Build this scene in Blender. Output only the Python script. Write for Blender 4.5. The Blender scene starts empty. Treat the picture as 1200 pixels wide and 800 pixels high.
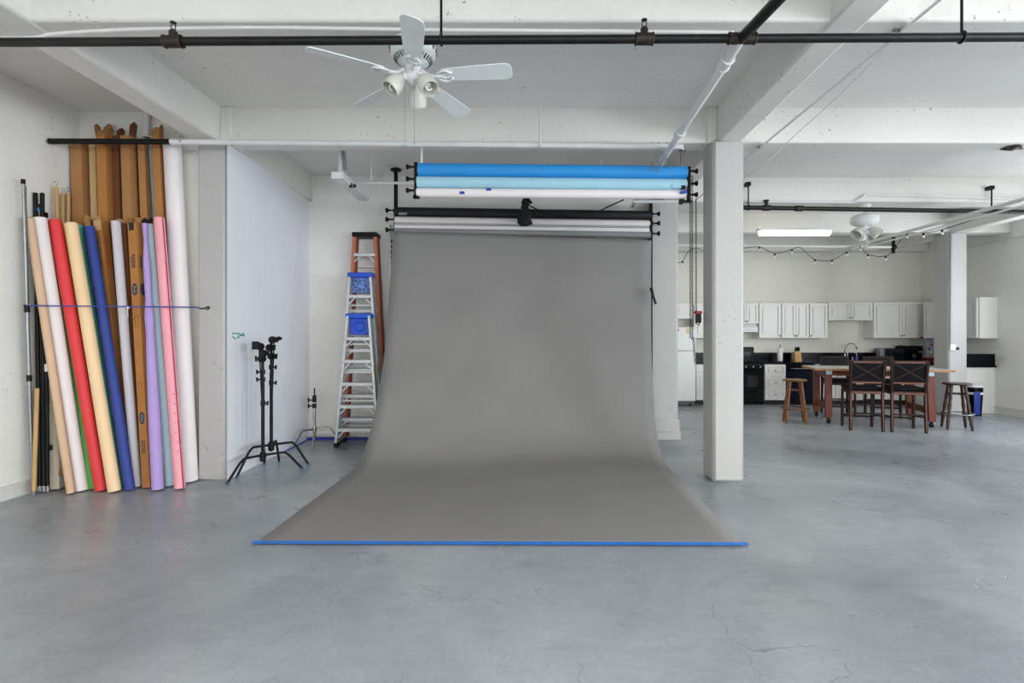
import bpy, bmesh, math, random
from mathutils import Vector, Matrix
random.seed(7)
S = bpy.context.scene
COL = S.collection
V = Vector
PI = math.pi

# ------------------------------------------------------------------ camera
H = 1.42                       # eye height
F, CX, CY = 620.0, 622.0, 398.0   # focal length and principal point in pixels of the 1200x800 frame
cam_d = bpy.data.cameras.new('camera')
cam = bpy.data.objects.new('camera', cam_d)
COL.objects.link(cam)
cam.location = (0, 0, H)
cam.rotation_euler = (PI / 2, 0, 0)
cam_d.sensor_width = 36.0
cam_d.lens = 36.0 * F / 1200.0
cam_d.shift_x = -(CX - 600.0) / 1200.0
cam_d.shift_y = -(400.0 - CY) / 1200.0
cam_d.clip_end = 100
S.camera = cam

# ------------------------------------------------------------------ world, lights, exposure
w = bpy.data.worlds.new('world'); S.world = w
w.use_nodes = True
bg = w.node_tree.nodes['Background']
bg.inputs['Color'].default_value = (0.86, 0.93, 1.0, 1)
bg.inputs['Strength'].default_value = 0.6
S.view_settings.view_transform = 'Standard'
S.view_settings.look = 'None'
S.view_settings.exposure = 0.13
S.view_settings.gamma = 1.0
S.view_settings.use_curve_mapping = False

XL, XR = -4.66, 8.96           # left and right walls
YREAR, YK, YB, YBAY = -9.0, 12.13, 7.65, 5.46   # rear wall, kitchen wall, studio back wall, left bay wall
ZC, ZB = 3.77, 3.415           # ceiling, underside of the beams
WZ0, WZ1 = 0.95, 3.2           # window sill and head
REAR_W = [(-4.2, -1.7), (-1.1, 1.4), (2.4, 4.9), (5.6, 8.1)]
RIGHT_W = [(-7.2, -4.6), (-3.4, -0.8), (0.5, 3.1), (6.3, 8.7)]

def area(name, loc, rot, sx, sy, power, col):
    d = bpy.data.lights.new(name, 'AREA'); d.shape = 'RECTANGLE'
    d.size, d.size_y, d.energy, d.color = sx, sy, power, col
    o = bpy.data.objects.new(name, d); COL.objects.link(o)
    o.location = loc; o.rotation_euler = rot
    return o
P_REAR, P_KIT = 98, 95
for a, b in REAR_W:
    area('daylight_rear', ((a + b) / 2, YREAR - 0.02, (WZ0 + WZ1) / 2), (PI / 2, 0, 0), b - a - .1, WZ1 - WZ0 - .1, P_REAR, (0.98, 0.99, 1.0))
for i, (a, b) in enumerate(RIGHT_W):
    area('daylight_right', (XR + 0.02, (a + b) / 2, (WZ0 + WZ1) / 2), (0, PI / 2, 0), WZ1 - WZ0 - .1, b - a - .1, (290, 290, 165, P_KIT)[i], (0.90, 0.95, 1.0))

# ------------------------------------------------------------------ pixel helpers (survey of the photograph)
def P(px, py, D):  return V(((px - CX) / F * D, D, H - (py - CY) / F * D))
def X(px, D):      return (px - CX) / F * D
def Z(py, D):      return H - (py - CY) / F * D
def FL(px, py):
    D = F * H / (py - CY); return V(((px - CX) / F * D, D, 0))

# ------------------------------------------------------------------ materials
def lin(c):
    r = []
    for x in c:
        x /= 255.0
        r.append(x / 12.92 if x <= 0.04045 else ((x + 0.055) / 1.055) ** 2.4)
    return tuple(r) + (1,)
MATS = {}
def mat(name, rgb, rough=0.6, metal=0.0, var=0.06, scale=6.0, bump=0.0, bscale=40.0, spec=0.5, stretch=None, trans=0.0):
    if name in MATS: return MATS[name]
    m = bpy.data.materials.new(name); m.use_nodes = True
    nt = m.node_tree; N = nt.nodes; L = nt.links
    b = N['Principled BSDF']
    b.inputs['Roughness'].default_value = rough
    b.inputs['Metallic'].default_value = metal
    b.inputs['Specular IOR Level'].default_value = spec
    if trans: b.inputs['Transmission Weight'].default_value = trans
    c = lin(rgb)
    tc = N.new('ShaderNodeTexCoord'); mp = N.new('ShaderNodeMapping')
    L.new(tc.outputs['Object'], mp.inputs['Vector'])
    if stretch: mp.inputs['Scale'].default_value = stretch
    n = N.new('ShaderNodeTexNoise'); n.inputs['Scale'].default_value = scale; n.inputs['Detail'].default_value = 4
    L.new(mp.outputs[0], n.inputs['Vector'])
    mr = N.new('ShaderNodeMapRange'); mr.inputs['From Min'].default_value = 0.3; mr.inputs['From Max'].default_value = 0.7
    mr.inputs['To Min'].default_value = 1 - var; mr.inputs['To Max'].default_value = 1 + var
    L.new(n.outputs['Fac'], mr.inputs['Value'])
    mx = N.new('ShaderNodeVectorMath'); mx.operation = 'SCALE'
    mx.inputs[0].default_value = c[:3]
    L.new(mr.outputs[0], mx.inputs['Scale'])
    L.new(mx.outputs[0], b.inputs['Base Color'])
    if bump:
        n2 = N.new('ShaderNodeTexNoise'); n2.inputs['Scale'].default_value = bscale; n2.inputs['Detail'].default_value = 5
        L.new(mp.outputs[0], n2.inputs['Vector'])
        bp = N.new('ShaderNodeBump'); bp.inputs['Strength'].default_value = bump; bp.inputs['Distance'].default_value = 0.01
        L.new(n2.outputs['Fac'], bp.inputs['Height']); L.new(bp.outputs[0], b.inputs['Normal'])
    MATS[name] = m
    return m
def emit(name, rgb, strength):
    m = bpy.data.materials.new(name); m.use_nodes = True
    b = m.node_tree.nodes['Principled BSDF']
    b.inputs['Base Color'].default_value = lin(rgb)
    b.inputs['Emission Color'].default_value = lin(rgb)
    b.inputs['Emission Strength'].default_value = strength
    return m

def painted_concrete(name, rgb, specks=0.5, boards=0.0, rough=0.55, vertical=False):
    """white paint over board-formed concrete: blotches, chips and (optionally) board joints"""
    m = bpy.data.materials.new(name); m.use_nodes = True
    nt = m.node_tree; N = nt.nodes; L = nt.links
    b = N['Principled BSDF']; b.inputs['Roughness'].default_value = rough
    tc = N.new('ShaderNodeTexCoord')
    def noise(scale, detail=4, st=None):
        n = N.new('ShaderNodeTexNoise'); n.inputs['Scale'].default_value = scale; n.inputs['Detail'].default_value = detail
        if st:
            mp = N.new('ShaderNodeMapping'); mp.inputs['Scale'].default_value = st
            L.new(tc.outputs['Object'], mp.inputs['Vector']); L.new(mp.outputs[0], n.inputs['Vector'])
        else: L.new(tc.outputs['Object'], n.inputs['Vector'])
        return n.outputs['Fac']
    def rng(v, a, c, lo, hi):
        r = N.new('ShaderNodeMapRange'); r.inputs['From Min'].default_value = a; r.inputs['From Max'].default_value = c
        r.inputs['To Min'].default_value = lo; r.inputs['To Max'].default_value = hi
        L.new(v, r.inputs['Value']); return r.outputs[0]
    def mth(op, a, c):
        q = N.new('ShaderNodeMath'); q.operation = op
        for i, x in enumerate((a, c)):
            if isinstance(x, (int, float)): q.inputs[i].default_value = x
            else: L.new(x, q.inputs[i])
        return q.outputs[0]
    big = rng(noise(0.9, 5), 0.3, 0.7, 0.95, 1.04)
    fine = rng(noise(22, 5), 0.3, 0.7, 0.975, 1.02)
    chips = mth('MULTIPLY', rng(noise(30, 3), 0.665, 0.70, 0, 1), rng(noise(1.7, 3), 0.46, 0.62, 0, 1))
    tone = mth('MULTIPLY', big, fine)
    tone = mth('MULTIPLY', tone, mth('SUBTRACT', 1.0, mth('MULTIPLY', chips, specks)))
    h = mth('ADD', mth('MULTIPLY', noise(9, 6), 0.5), mth('MULTIPLY', noise(60, 3), 0.15))
    h = mth('SUBTRACT', h, mth('MULTIPLY', chips, 0.6))
    if boards:
        sx = N.new('ShaderNodeSeparateXYZ'); L.new(tc.outputs['Object'], sx.inputs[0])
        y = mth('FRACT', mth('DIVIDE', sx.outputs['Y'], boards), 0)
        ln = rng(mth('ABSOLUTE', mth('SUBTRACT', y, 0.5), 0), 0.0, 0.025, 1, 0)
        br = rng(noise(3.0, 5, (1, 6, 1)), 0.42, 0.6, 0, 1)
        ln = mth('MULTIPLY', ln, br)
        h = mth('ADD', h, mth('MULTIPLY', ln, 1.3))
        tone = mth('MULTIPLY', tone, mth('ADD', 1.0, mth('MULTIPLY', ln, 0.18)))
        pl = N.new('ShaderNodeTexWhiteNoise'); pl.noise_dimensions = '1D'; L.new(mth('FLOOR', mth('DIVIDE', sx.outputs['Y'], boards), 0), pl.inputs['W'])
        tone = mth('MULTIPLY', tone, rng(pl.outputs['Value'], 0, 1, 0.965, 1.02))
        grime = mth('MULTIPLY', ln, rng(noise(14, 3, (1, 4, 1)), 0.56, 0.64, 0, 0.6))
        tone = mth('MULTIPLY', tone, mth('SUBTRACT', 1.0, grime))
    mx = N.new('ShaderNodeVectorMath'); mx.operation = 'SCALE'; mx.inputs[0].default_value = lin(rgb)[:3]
    L.new(tone, mx.inputs['Scale']); L.new(mx.outputs[0], b.inputs['Base Color'])
    bp = N.new('ShaderNodeBump'); bp.inputs['Strength'].default_value = 0.45; bp.inputs['Distance'].default_value = 0.012
    L.new(h, bp.inputs['Height']); L.new(bp.outputs[0], b.inputs['Normal'])
    return m

def floor_material():
    m = bpy.data.materials.new('painted_floor'); m.use_nodes = True
    nt = m.node_tree; N = nt.nodes; L = nt.links
    b = N['Principled BSDF']
    tc = N.new('ShaderNodeTexCoord')
    def noise(scale, detail=5, st=None, dist=0.0):
        n = N.new('ShaderNodeTexNoise'); n.inputs['Scale'].default_value = scale; n.inputs['Detail'].default_value = detail
        n.inputs['Distortion'].default_value = dist
        mp = N.new('ShaderNodeMapping')
        if st: mp.inputs['Scale'].default_value = st; mp.inputs['Rotation'].default_value = (0, 0, 0.5)
        L.new(tc.outputs['Object'], mp.inputs['Vector']); L.new(mp.outputs[0], n.inputs['Vector'])
        return n.outputs['Fac']
    def rng(v, a, c, lo, hi):
        r = N.new('ShaderNodeMapRange'); r.inputs['From Min'].default_value = a; r.inputs['From Max'].default_value = c
        r.inputs['To Min'].default_value = lo; r.inputs['To Max'].default_value = hi
        L.new(v, r.inputs['Value']); return r.outputs[0]
    def mth(op, a, c):
        q = N.new('ShaderNodeMath'); q.operation = op
        for i, x in enumerate((a, c)):
            if isinstance(x, (int, float)): q.inputs[i].default_value = x
            else: L.new(x, q.inputs[i])
        return q.outputs[0]
    blot = noise(0.55, 6, None, 0.6)
    cr = N.new('ShaderNodeValToRGB')
    e = cr.color_ramp.elements
    e[0].position, e[0].color = 0.3, lin((130, 136, 142))
    e[1].position, e[1].color = 0.72, lin((178, 183, 187))
    m_ = e.new(0.5); m_.color = lin((154, 160, 166))
    L.new(blot, cr.inputs['Fac'])
    sm = mth('MULTIPLY', rng(noise(5.5, 6, (1, 2.2, 1)), 0.3, 0.7, 0.93, 1.05), rng(noise(34, 5), 0.3, 0.7, 0.93, 1.06))
    # hairline cracks
    wv = N.new('ShaderNodeTexNoise'); wv.inputs['Scale'].default_value = 2.2; wv.inputs['Detail'].default_value = 6
    L.new(tc.outputs['Object'], wv.inputs['Vector'])
    ad = N.new('ShaderNodeVectorMath'); ad.operation = 'MULTIPLY_ADD'; ad.inputs[1].default_value = (.7, .7, 0)
    L.new(wv.outputs['Color'], ad.inputs[0]); L.new(tc.outputs['Object'], ad.inputs[2])
    vo = N.new('ShaderNodeTexVoronoi'); vo.feature = 'DISTANCE_TO_EDGE'; vo.inputs['Scale'].default_value = 1.5
    L.new(ad.outputs[0], vo.inputs['Vector'])
    crack = mth('MULTIPLY', rng(vo.outputs['Distance'], 0.0, 0.006, 1, 0), rng(noise(1.3, 2), 0.47, 0.60, 0, 1))
    stains = rng(noise(1.6, 7, (1, 1.8, 1), 1.0), 0.58, 0.74, 0, 0.16)
    tone = mth('MULTIPLY', sm, mth('SUBTRACT', 1.0, mth('MULTIPLY', crack, 0.22)))
    tone = mth('MULTIPLY', tone, mth('SUBTRACT', 1.0, stains))
    mx = N.new('ShaderNodeVectorMath'); mx.operation = 'SCALE'
    L.new(cr.outputs['Color'], mx.inputs[0]); L.new(tone, mx.inputs['Scale'])
    L.new(mx.outputs[0], b.inputs['Base Color'])
    L.new(rng(noise(2.4, 6), 0.3, 0.7, 0.24, 0.46), b.inputs['Roughness'])
    h = mth('SUBTRACT', mth('ADD', mth('MULTIPLY', noise(3.5, 6), 0.7), mth('MULTIPLY', noise(38, 5), 0.28)), mth('MULTIPLY', crack, 0.4))
    bp = N.new('ShaderNodeBump'); bp.inputs['Strength'].default_value = 0.42; bp.inputs['Distance'].default_value = 0.012
    L.new(h, bp.inputs['Height']); L.new(bp.outputs[0], b.inputs['Normal'])
    return m

M_floor = floor_material()
M_ceil = painted_concrete('ceiling_paint', (234, 232, 228), 0.55, 0.21)
M_beam = painted_concrete('beam_paint', (228, 227, 222), 0.6)
M_wall = painted_concrete('wall_paint', (238, 237, 232), 0.35)
M_kwall = painted_concrete('kitchen_wall_paint', (228, 226, 217), 0.15)
M_col = painted_concrete('column_paint', (186, 185, 183), 0.4)
M_part = mat('partition_paint', (236, 239, 245), 0.42, 0, 0.02, 2, 0.05, 8)
M_trim = mat('trim_paint', (222, 221, 217), 0.45, 0, 0.03, 3)
M_white = mat('white_enamel', (226, 228, 228), 0.35, 0, 0.03)
M_fan = mat('fan_white', (226, 232, 232), 0.4, 0, 0.03)
M_frost = mat('frosted_glass', (205, 205, 196), 0.35, 0, 0.04, spec=.6)
M_bulb = mat('bulb_white', (240, 238, 232), 0.3)
M_blk = mat('black_steel', (12, 12, 14), 0.45, 0.0, 0.25, 20, spec=.25)
M_pipe = mat('black_iron_pipe', (19, 18, 18), 0.38, 0.1, 0.6, 9, 0.1, 60, spec=.35)
M_rust = mat('rusty_fitting', (46, 38, 33), 0.5, 0.4, 0.5, 40)
M_wpipe = mat('white_pipe', (222, 223, 222), 0.4, 0, 0.06, 4)
M_galv = mat('galvanised_steel', (150, 154, 158), 0.35, 0.8, 0.12, 30)
M_chrome = mat('chrome', (190, 190, 190), 0.18, 1.0, 0.02)
M_alu = mat('aluminium', (196, 198, 200), 0.42, 0.55, 0.08, 25)
M_chain = mat('dark_chain', (70, 70, 72), 0.4, 0.6, 0.2)
M_card = mat('cardboard', (173, 124, 75), 0.85, 0, 0.09, 5, 0.1, 70)
M_card2 = mat('cardboard_orange', (176, 120, 62), 0.85, 0, 0.09, 5, 0.1, 70)
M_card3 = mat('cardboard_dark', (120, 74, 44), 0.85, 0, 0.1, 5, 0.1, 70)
M_core = mat('core_board', (150, 120, 84), 0.9)
M_tape = mat('tan_tape', (206, 172, 124), 0.5)
M_btape = mat('black_tape', (22, 23, 28), 0.4)
M_wood = mat('pale_wood', (196, 158, 104), 0.6, 0, 0.14, 5, 0.05, 60, stretch=(8, 8, 1))
M_ink = mat('navy_ink', (30, 38, 66), 0.7)
M_red_ink = mat('red_ink', (205, 34, 26), 0.7)
M_blueplastic = mat('blue_plastic', (14, 78, 200), 0.4, 0, 0.04)
M_speckle = mat('paint_splattered_blue', (92, 124, 186), 0.5, 0, 1.1, 46)
M_bluetape = mat('blue_tape', (22, 120, 222), 0.5, 0, 0.12, 12)
M_darkbluetape = mat('dark_blue_tape', (30, 58, 170), 0.5, 0, 0.1, 12)
M_fiber = mat('orange_fibreglass', (190, 112, 82), 0.5, 0, 0.08)
M_fiberred = mat('red_fibreglass', (142, 48, 38), 0.5, 0, 0.08)
M_paper = mat('grey_paper', (138, 136, 135), 0.75, 0, 0.05, 1.6, 0.25, 5, spec=.3)
M_paperroll = mat('grey_paper_roll', (136, 138, 140), 0.6, 0, 0.03, 2)
M_kraft = mat('tan_paper', (214, 182, 150), 0.75, 0, 0.03)
def pap(n, c): return mat(n, c, 0.62, 0, 0.03, 3, 0.05, 20)
M_pwhite = pap('white_paper', (234, 228, 228)); M_pred = pap('red_paper', (226, 62, 66)); M_pgreen = pap('green_paper', (84, 172, 76))
M_plime = pap('pale_green_paper', (164, 210, 150))
M_pyellow = pap('yellow_paper', (232, 186, 30)); M_ppeach = pap('peach_paper', (246, 212, 166)); M_pteal = pap('teal_paper', (72, 188, 178))
M_pnavy = pap('navy_paper', (44, 66, 146)); M_plav = pap('grey_lilac_paper', (204, 200, 206)); M_ppurple = pap('purple_paper', (176, 152, 212))
M_plblue = pap('pale_blue_paper', (186, 218, 228)); M_ppink = pap('pink_paper', (240, 164, 176)); M_pcrim = pap('crimson_paper', (178, 50, 84))
M_pcream = pap('cream_paper', (226, 216, 196)); M_pgray = pap('slate_paper', (132, 146, 156))
M_psky = pap('sky_blue_paper', (34, 142, 214)); M_pice = pap('ice_blue_paper', (160, 206, 224)); M_pblack = pap('black_paper', (16, 16, 26))
M_cab = mat('cabinet_white', (232, 231, 228), 0.4, 0, 0.015)
M_counter = mat('black_granite', (8, 10, 22), 0.2, 0, 0.35, 90, spec=.2)
M_app = mat('black_appliance', (5, 5, 9), 0.25, 0, 0.1, spec=.15)
M_appblue = mat('dishwasher_black', (9, 12, 32), 0.28, 0, 0.05, spec=.15)
M_glassdark = mat('oven_glass', (20, 28, 32), 0.1, 0, 0.2, 8, spec=.3)
M_mahog = mat('red_brown_wood', (116, 52, 28), 0.45, 0, 0.2, 4, 0.05, 40, stretch=(7, 7, 1))
M_dkwood = mat('dark_brown_wood', (40, 20, 15), 0.42, 0, 0.35, 4, stretch=(6, 6, 2), spec=.2)
M_edge = mat('orange_wood_edge', (106, 54, 26), 0.4, 0, 0.25, 8)  # orange-brown colour of the chair edge strips and lower rail
M_leather = mat('black_leather', (9, 8, 16), 0.4, 0, 0.12, 20, 0.1, 120, spec=.12)
M_oak = mat('golden_oak', (116, 72, 34), 0.38, 0, 0.28, 5, stretch=(6, 6, 1.5))
M_walnut = mat('dark_walnut', (58, 34, 26), 0.3, 0, 0.3, 5, stretch=(6, 6, 1.5))
M_laminate = mat('grey_laminate', (186, 184, 176), 0.35, 0, 0.03)
M_plyedge = mat('table_edge_wood', (178, 132, 84), 0.5, 0, 0.12, 10)
M_paperwhite = mat('paper_towel', (238, 236, 230), 0.9, 0, 0.02)
M_red = mat('red_plastic', (180, 32, 34), 0.4)
M_rubber = mat('black_rubber', (20, 20, 20), 0.7)
M_cloth = mat('black_cloth', (26, 26, 29), 0.85, 0, 0.4, 60, 0.4, 60)
M_cordblue = mat('blue_cord', (44, 72, 150), 0.6, 0, 0.2, 60)
M_green_ink = mat('green_marker', (40, 140, 112), 0.7)
M_note = mat('pale_note', (222, 206, 150), 0.8, 0, 0.3, 60)
M_steelblue = mat('bracket_zinc', (150, 172, 186), 0.35, 0.4, 0.1)
M_binblue = mat('blue_bag', (44, 70, 160), 0.35, 0, 0.25, 20)
M_tube = emit('lit_tube', (255, 246, 224), 5.0)

# ------------------------------------------------------------------ mesh builder
def axes(d):
    a = d.normalized()
    r = V((0, 1, 0)) if abs(a.y) < 0.9 else V((0, 0, 1))
    u = a.cross(r).normalized(); v = a.cross(u).normalized()
    return a, u, v
ORIG = {}
class MB:
    def __init__(s): s.v = []; s.f = []; s.m = []
    def add(s, vs, fs, mi=0):
        o = len(s.v); s.v += [V(x) for x in vs]
        for f in fs: s.f.append([i + o for i in f]); s.m.append(mi)
        return s
    def box(s, x0, x1, y0, y1, z0, z1, mi=0):
        vs = [(x, y, z) for z in (z0, z1) for y in (y0, y1) for x in (x0, x1)]
        return s.add(vs, [(0, 2, 3, 1), (4, 5, 7, 6), (0, 1, 5, 4), (2, 6, 7, 3), (0, 4, 6, 2), (1, 3, 7, 5)], mi)
    def cbox(s, c, sx, sy, sz, mi=0):
        return s.box(c[0] - sx / 2, c[0] + sx / 2, c[1] - sy / 2, c[1] + sy / 2, c[2] - sz / 2, c[2] + sz / 2, mi)
    def bar(s, p0, p1, wu, wv, rot=0.0, mi=0, w1=None):
        """rectangular bar; wu across, wv towards the viewer side"""
        p0, p1 = V(p0), V(p1); a, u, v = axes(p1 - p0)
        c, n = math.cos(rot), math.sin(rot); e1 = u * c + v * n; e2 = v * c - u * n
        k = 1 if w1 is None else w1
        vs = []
        for p, q in ((p0, 1), (p1, k)):
            for (i, j) in ((-1, -1), (1, -1), (1, 1), (-1, 1)): vs.append(p + e1 * (wu / 2 * i * q) + e2 * (wv / 2 * j * q))
        return s.add(vs, [(0, 3, 2, 1), (4, 5, 6, 7), (0, 1, 5, 4), (1, 2, 6, 5), (2, 3, 7, 6), (3, 0, 4, 7)], mi)
    def tube(s, pts, r, seg=10, mi=0, cap=True):
        pts = [V(p) for p in pts]; n = len(pts)
        rs = r if isinstance(r, (list, tuple)) else [r] * n
        u = None; rings = []
        for i, p in enumerate(pts):
            d = (pts[min(i + 1, n - 1)] - pts[max(i - 1, 0)])
            if d.length < 1e-9: d = V((0, 0, 1))
            d.normalize()
            if u is None: _, u, _ = axes(d)
            u = (u - d * u.dot(d))
            if u.length < 1e-6: _, u, _ = axes(d)
            u.normalize(); v = d.cross(u)
            rings.append([p + (u * math.cos(2 * PI * k / seg) + v * math.sin(2 * PI * k / seg)) * rs[i] for k in range(seg)])
        o = len(s.v)
        for q in rings: s.v += q
        for i in range(n - 1):
            for k in range(seg):
                k2 = (k + 1) % seg
                s.f.append([o + i * seg + k, o + i * seg + k2, o + (i + 1) * seg + k2, o + (i + 1) * seg + k]); s.m.append(mi)
        if cap:
            s.f.append([o + k for k in range(seg)][::-1]); s.m.append(mi)
            s.f.append([o + (n - 1) * seg + k for k in range(seg)]); s.m.append(mi)
        return s
    def cyl(s, p0, p1, r, r1=None, seg=16, mi=0): return s.tube([p0, p1], [r, r if r1 is None else r1], seg, mi)
    def lathe(s, prof, org=(0, 0, 0), axis=(0, 0, 1), seg=20, mi=0, scale=1.0):
        a, u, v = axes(V(axis)); org = V(org); o = len(s.v); n = len(prof)
        for (r, h) in prof:
            for k in range(seg):
                t = 2 * PI * k / seg
                s.v.append(org + a * h * scale + (u * math.cos(t) + v * math.sin(t)) * max(r, 1e-4) * scale)
        for i in range(n - 1):
            for k in range(seg):
                k2 = (k + 1) % seg
                s.f.append([o + i * seg + k, o + i * seg + k2, o + (i + 1) * seg + k2, o + (i + 1) * seg + k]); s.m.append(mi)
        s.f.append([o + k for k in range(seg)][::-1]); s.m.append(mi)
        s.f.append([o + (n - 1) * seg + k for k in range(seg)]); s.m.append(mi)
        return s
    def ball(s, c, r, seg=10, mi=0, sz=1.0):
        pr = [(r * math.sin(PI * i / 6), -r * sz * math.cos(PI * i / 6)) for i in range(7)]
        return s.lathe(pr, c, (0, 0, 1), seg, mi)
    def torus(s, c, axis, R, r, seg=20, rs=8, mi=0, sx=1.0):
        a, u, v = axes(V(axis)); c = V(c); o = len(s.v)
        for i in range(seg):
            t = 2 * PI * i / seg; d = u * math.cos(t) * sx + v * math.sin(t); dn = (u * math.cos(t) + v * math.sin(t))
            for k in range(rs):
                q = 2 * PI * k / rs; s.v.append(c + d * R + dn * (r * math.cos(q)) + a * (r * math.sin(q)))
        for i in range(seg):
            for k in range(rs):
                i2, k2 = (i + 1) % seg, (k + 1) % rs
                s.f.append([o + i * rs + k, o + i2 * rs + k, o + i2 * rs + k2, o + i * rs + k2]); s.m.append(mi)
        return s
    def plate(s, poly, off, mi=0):
        n = len(poly); off = V(off); vs = [V(p) for p in poly] + [V(p) + off for p in poly]
        fs = [list(range(n))[::-1], list(range(n, 2 * n))] + [[i, (i + 1) % n, n + (i + 1) % n, n + i] for i in range(n)]
        return s.add(vs, fs, mi)
    def build(s, name, mats, parent=None, kind=None, bevel=0.0, sharp=35, seg=2, origin=None):
        me = bpy.data.meshes.new(name)
        org = V(origin) if origin is not None else (V(ORIG.get(parent.name, (0, 0, 0))) if parent else V((0, 0, 0)))
        me.from_pydata([tuple(x - org) for x in s.v], [], s.f)
        bm = bmesh.new(); bm.from_mesh(me); bmesh.ops.recalc_face_normals(bm, faces=bm.faces); bm.to_mesh(me); bm.free()
        if not isinstance(mats, (list, tuple)): mats = [mats]
        for m in mats: me.materials.append(m)
        me.polygons.foreach_set('material_index', s.m)
        me.polygons.foreach_set('use_smooth', [True] * len(me.polygons))
        me.set_sharp_from_angle(angle=math.radians(sharp))
        o = bpy.data.objects.new(name, me); COL.objects.link(o)
        if parent:
            o.parent = parent; ORIG[o.name] = org
        else:
            o.location = org; ORIG[o.name] = org
        if bevel:
            b = o.modifiers.new('bevel', 'BEVEL'); b.width = bevel; b.segments = seg; b.limit_method = 'ANGLE'; b.angle_limit = math.radians(40)
        if kind: o['kind'] = kind
        return o
def tag(o, label=None, cat=None, group=None, kind=None):
    if label: o['label'] = label
    if cat: o['category'] = cat
    if group: o['group'] = group
    if kind: o['kind'] = kind
    return o
def thing(name, label, cat, loc=(0, 0, 0), group=None):
    o = bpy.data.objects.new(name, None); COL.objects.link(o)
    o.empty_display_size = 0.1; o.location = loc; ORIG[o.name] = V(loc)
    return tag(o, label, cat, group)
def dup(root, loc, rz=0.0, label=None, group=None):
    r = root.copy(); COL.objects.link(r); r.location = loc; r.rotation_euler = (0, 0, rz)
    if label: r['label'] = label
    if group: r['group'] = group
    for ch in list(root.children):
        c = ch.copy(); COL.objects.link(c); c.parent = r
        for g in list(ch.children):
            d = g.copy(); COL.objects.link(d); d.parent = c
    return r
def text(s, parent, p, xdir, ydir, size, m, name='lettering', align='CENTER', ext=0.0006):
    cu = bpy.data.curves.new(name, 'FONT'); cu.body = s; cu.size = size; cu.extrude = ext
    cu.align_x = align; cu.align_y = 'CENTER'; cu.materials.append(m)
    tmp = bpy.data.objects.new(name, cu); COL.objects.link(tmp); bpy.context.view_layer.update()
    me = bpy.data.meshes.new_from_object(tmp.evaluated_get(bpy.context.evaluated_depsgraph_get())); bpy.data.objects.remove(tmp)
    me.materials.clear(); me.materials.append(m)
    o = bpy.data.objects.new(name, me); COL.objects.link(o)
    x = V(xdir).normalized(); y = V(ydir).normalized(); z = x.cross(y)
    M = Matrix((x, y, z)).transposed().to_4x4(); M.translation = V(p) - V(ORIG.get(parent.name, (0, 0, 0)))
    o.parent = parent; o.matrix_local = M; o['kind'] = 'stuff'
    return o
def chain_links(mb, p0, p1, n, r=0.012, t=0.003, mi=0):
    p0, p1 = V(p0), V(p1); a, u, v = axes(p1 - p0)
    L = (p1 - p0).length / n
    for i in range(n):
        c = p0 + (p1 - p0) * ((i + .5) / n)
        ax = u if i % 2 else v
        a2, uu, vv = axes(ax)
        o = len(mb.v); seg, rs = 8, 4
        w_ = ax.cross(a)
        for k in range(seg):
            th = 2 * PI * k / seg
            d = a * (math.cos(th) * L * 0.62) + w_ * (math.sin(th) * r)
            dn = (a * math.cos(th) + w_ * math.sin(th)).normalized()
            for q in range(rs):
                ph = 2 * PI * q / rs; mb.v.append(c + d + dn * t * math.cos(ph) + ax * t * math.sin(ph))
        for k in range(seg):
            for q in range(rs):
                k2, q2 = (k + 1) % seg, (q + 1) % rs
                mb.f.append([o + k * rs + q, o + k2 * rs + q, o + k2 * rs + q2, o + k * rs + q2]); mb.m.append(mi)
    return mb
def catmull(pts, n=6):
    pts = [V(p) for p in pts]; out = []
    for i in range(len(pts) - 1):
        p0, p1, p2, p3 = pts[max(i - 1, 0)], pts[i], pts[i + 1], pts[min(i + 2, len(pts) - 1)]
        for k in range(n):
            t = k / n
            out.append(0.5 * ((2 * p1) + (p2 - p0) * t + (2 * p0 - 5 * p1 + 4 * p2 - p3) * t * t + (3 * p1 - p0 - 3 * p2 + p3) * t ** 3))
    out.append(pts[-1]); return out

# ================================================================== the building
MB().box(XL - .3, XR + .3, YREAR - .3, YK + .3, -0.2, 0).build('floor', M_floor, kind='structure')
MB().box(XL - .3, XR + .3, YREAR - .3, YK + .3, ZC, ZC + .2).build('ceiling', M_ceil, kind='structure')
MB().box(XL - .2, XL, YREAR, YBAY + .2, 0, ZC).build('wall_left', M_wall, kind='structure')
MB().box(XL - .2, -3.12, YBAY, YBAY + .2, 0, ZC).build('wall_bay', M_wall, kind='structure')
MB().add([(-3.4, 7.58, 0), (1.95, 7.72, 0), (1.95, 7.92, 0), (-3.4, 7.78, 0), (-3.4, 7.58, ZC), (1.95, 7.72, ZC), (1.95, 7.92, ZC), (-3.4, 7.78, ZC)],
         [(0, 1, 5, 4), (1, 2, 6, 5), (2, 3, 7, 6), (3, 0, 4, 7), (0, 3, 2, 1), (4, 5, 6, 7)]).build('wall_back', M_wall, kind='structure')
MB().box(1.62, 1.78, 7.9, YK, 0, ZC).build('wall_light_stop', M_wall, kind='structure')  # unseen wall added to close off light beside the kitchen
MB().box(1.6, XR + .2, YK, YK + .2, 0, ZC).build('wall_kitchen', M_kwall, kind='structure')
# smooth white partition on the right side of the left column
MB().add([(-3.3, 5.62, 0), (-3.075, 5.36, 0), (-3.18, 7.6, 0), (-3.4, 7.6, 0), (-3.3, 5.62, ZB), (-3.075, 5.36, ZB), (-3.18, 7.6, ZB), (-3.4, 7.6, ZB)],
         [(0, 1, 5, 4), (1, 2, 6, 5), (2, 3, 7, 6), (3, 0, 4, 7), (0, 3, 2, 1), (4, 5, 6, 7)]).build('wall_partition', M_part, kind='structure')
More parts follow.
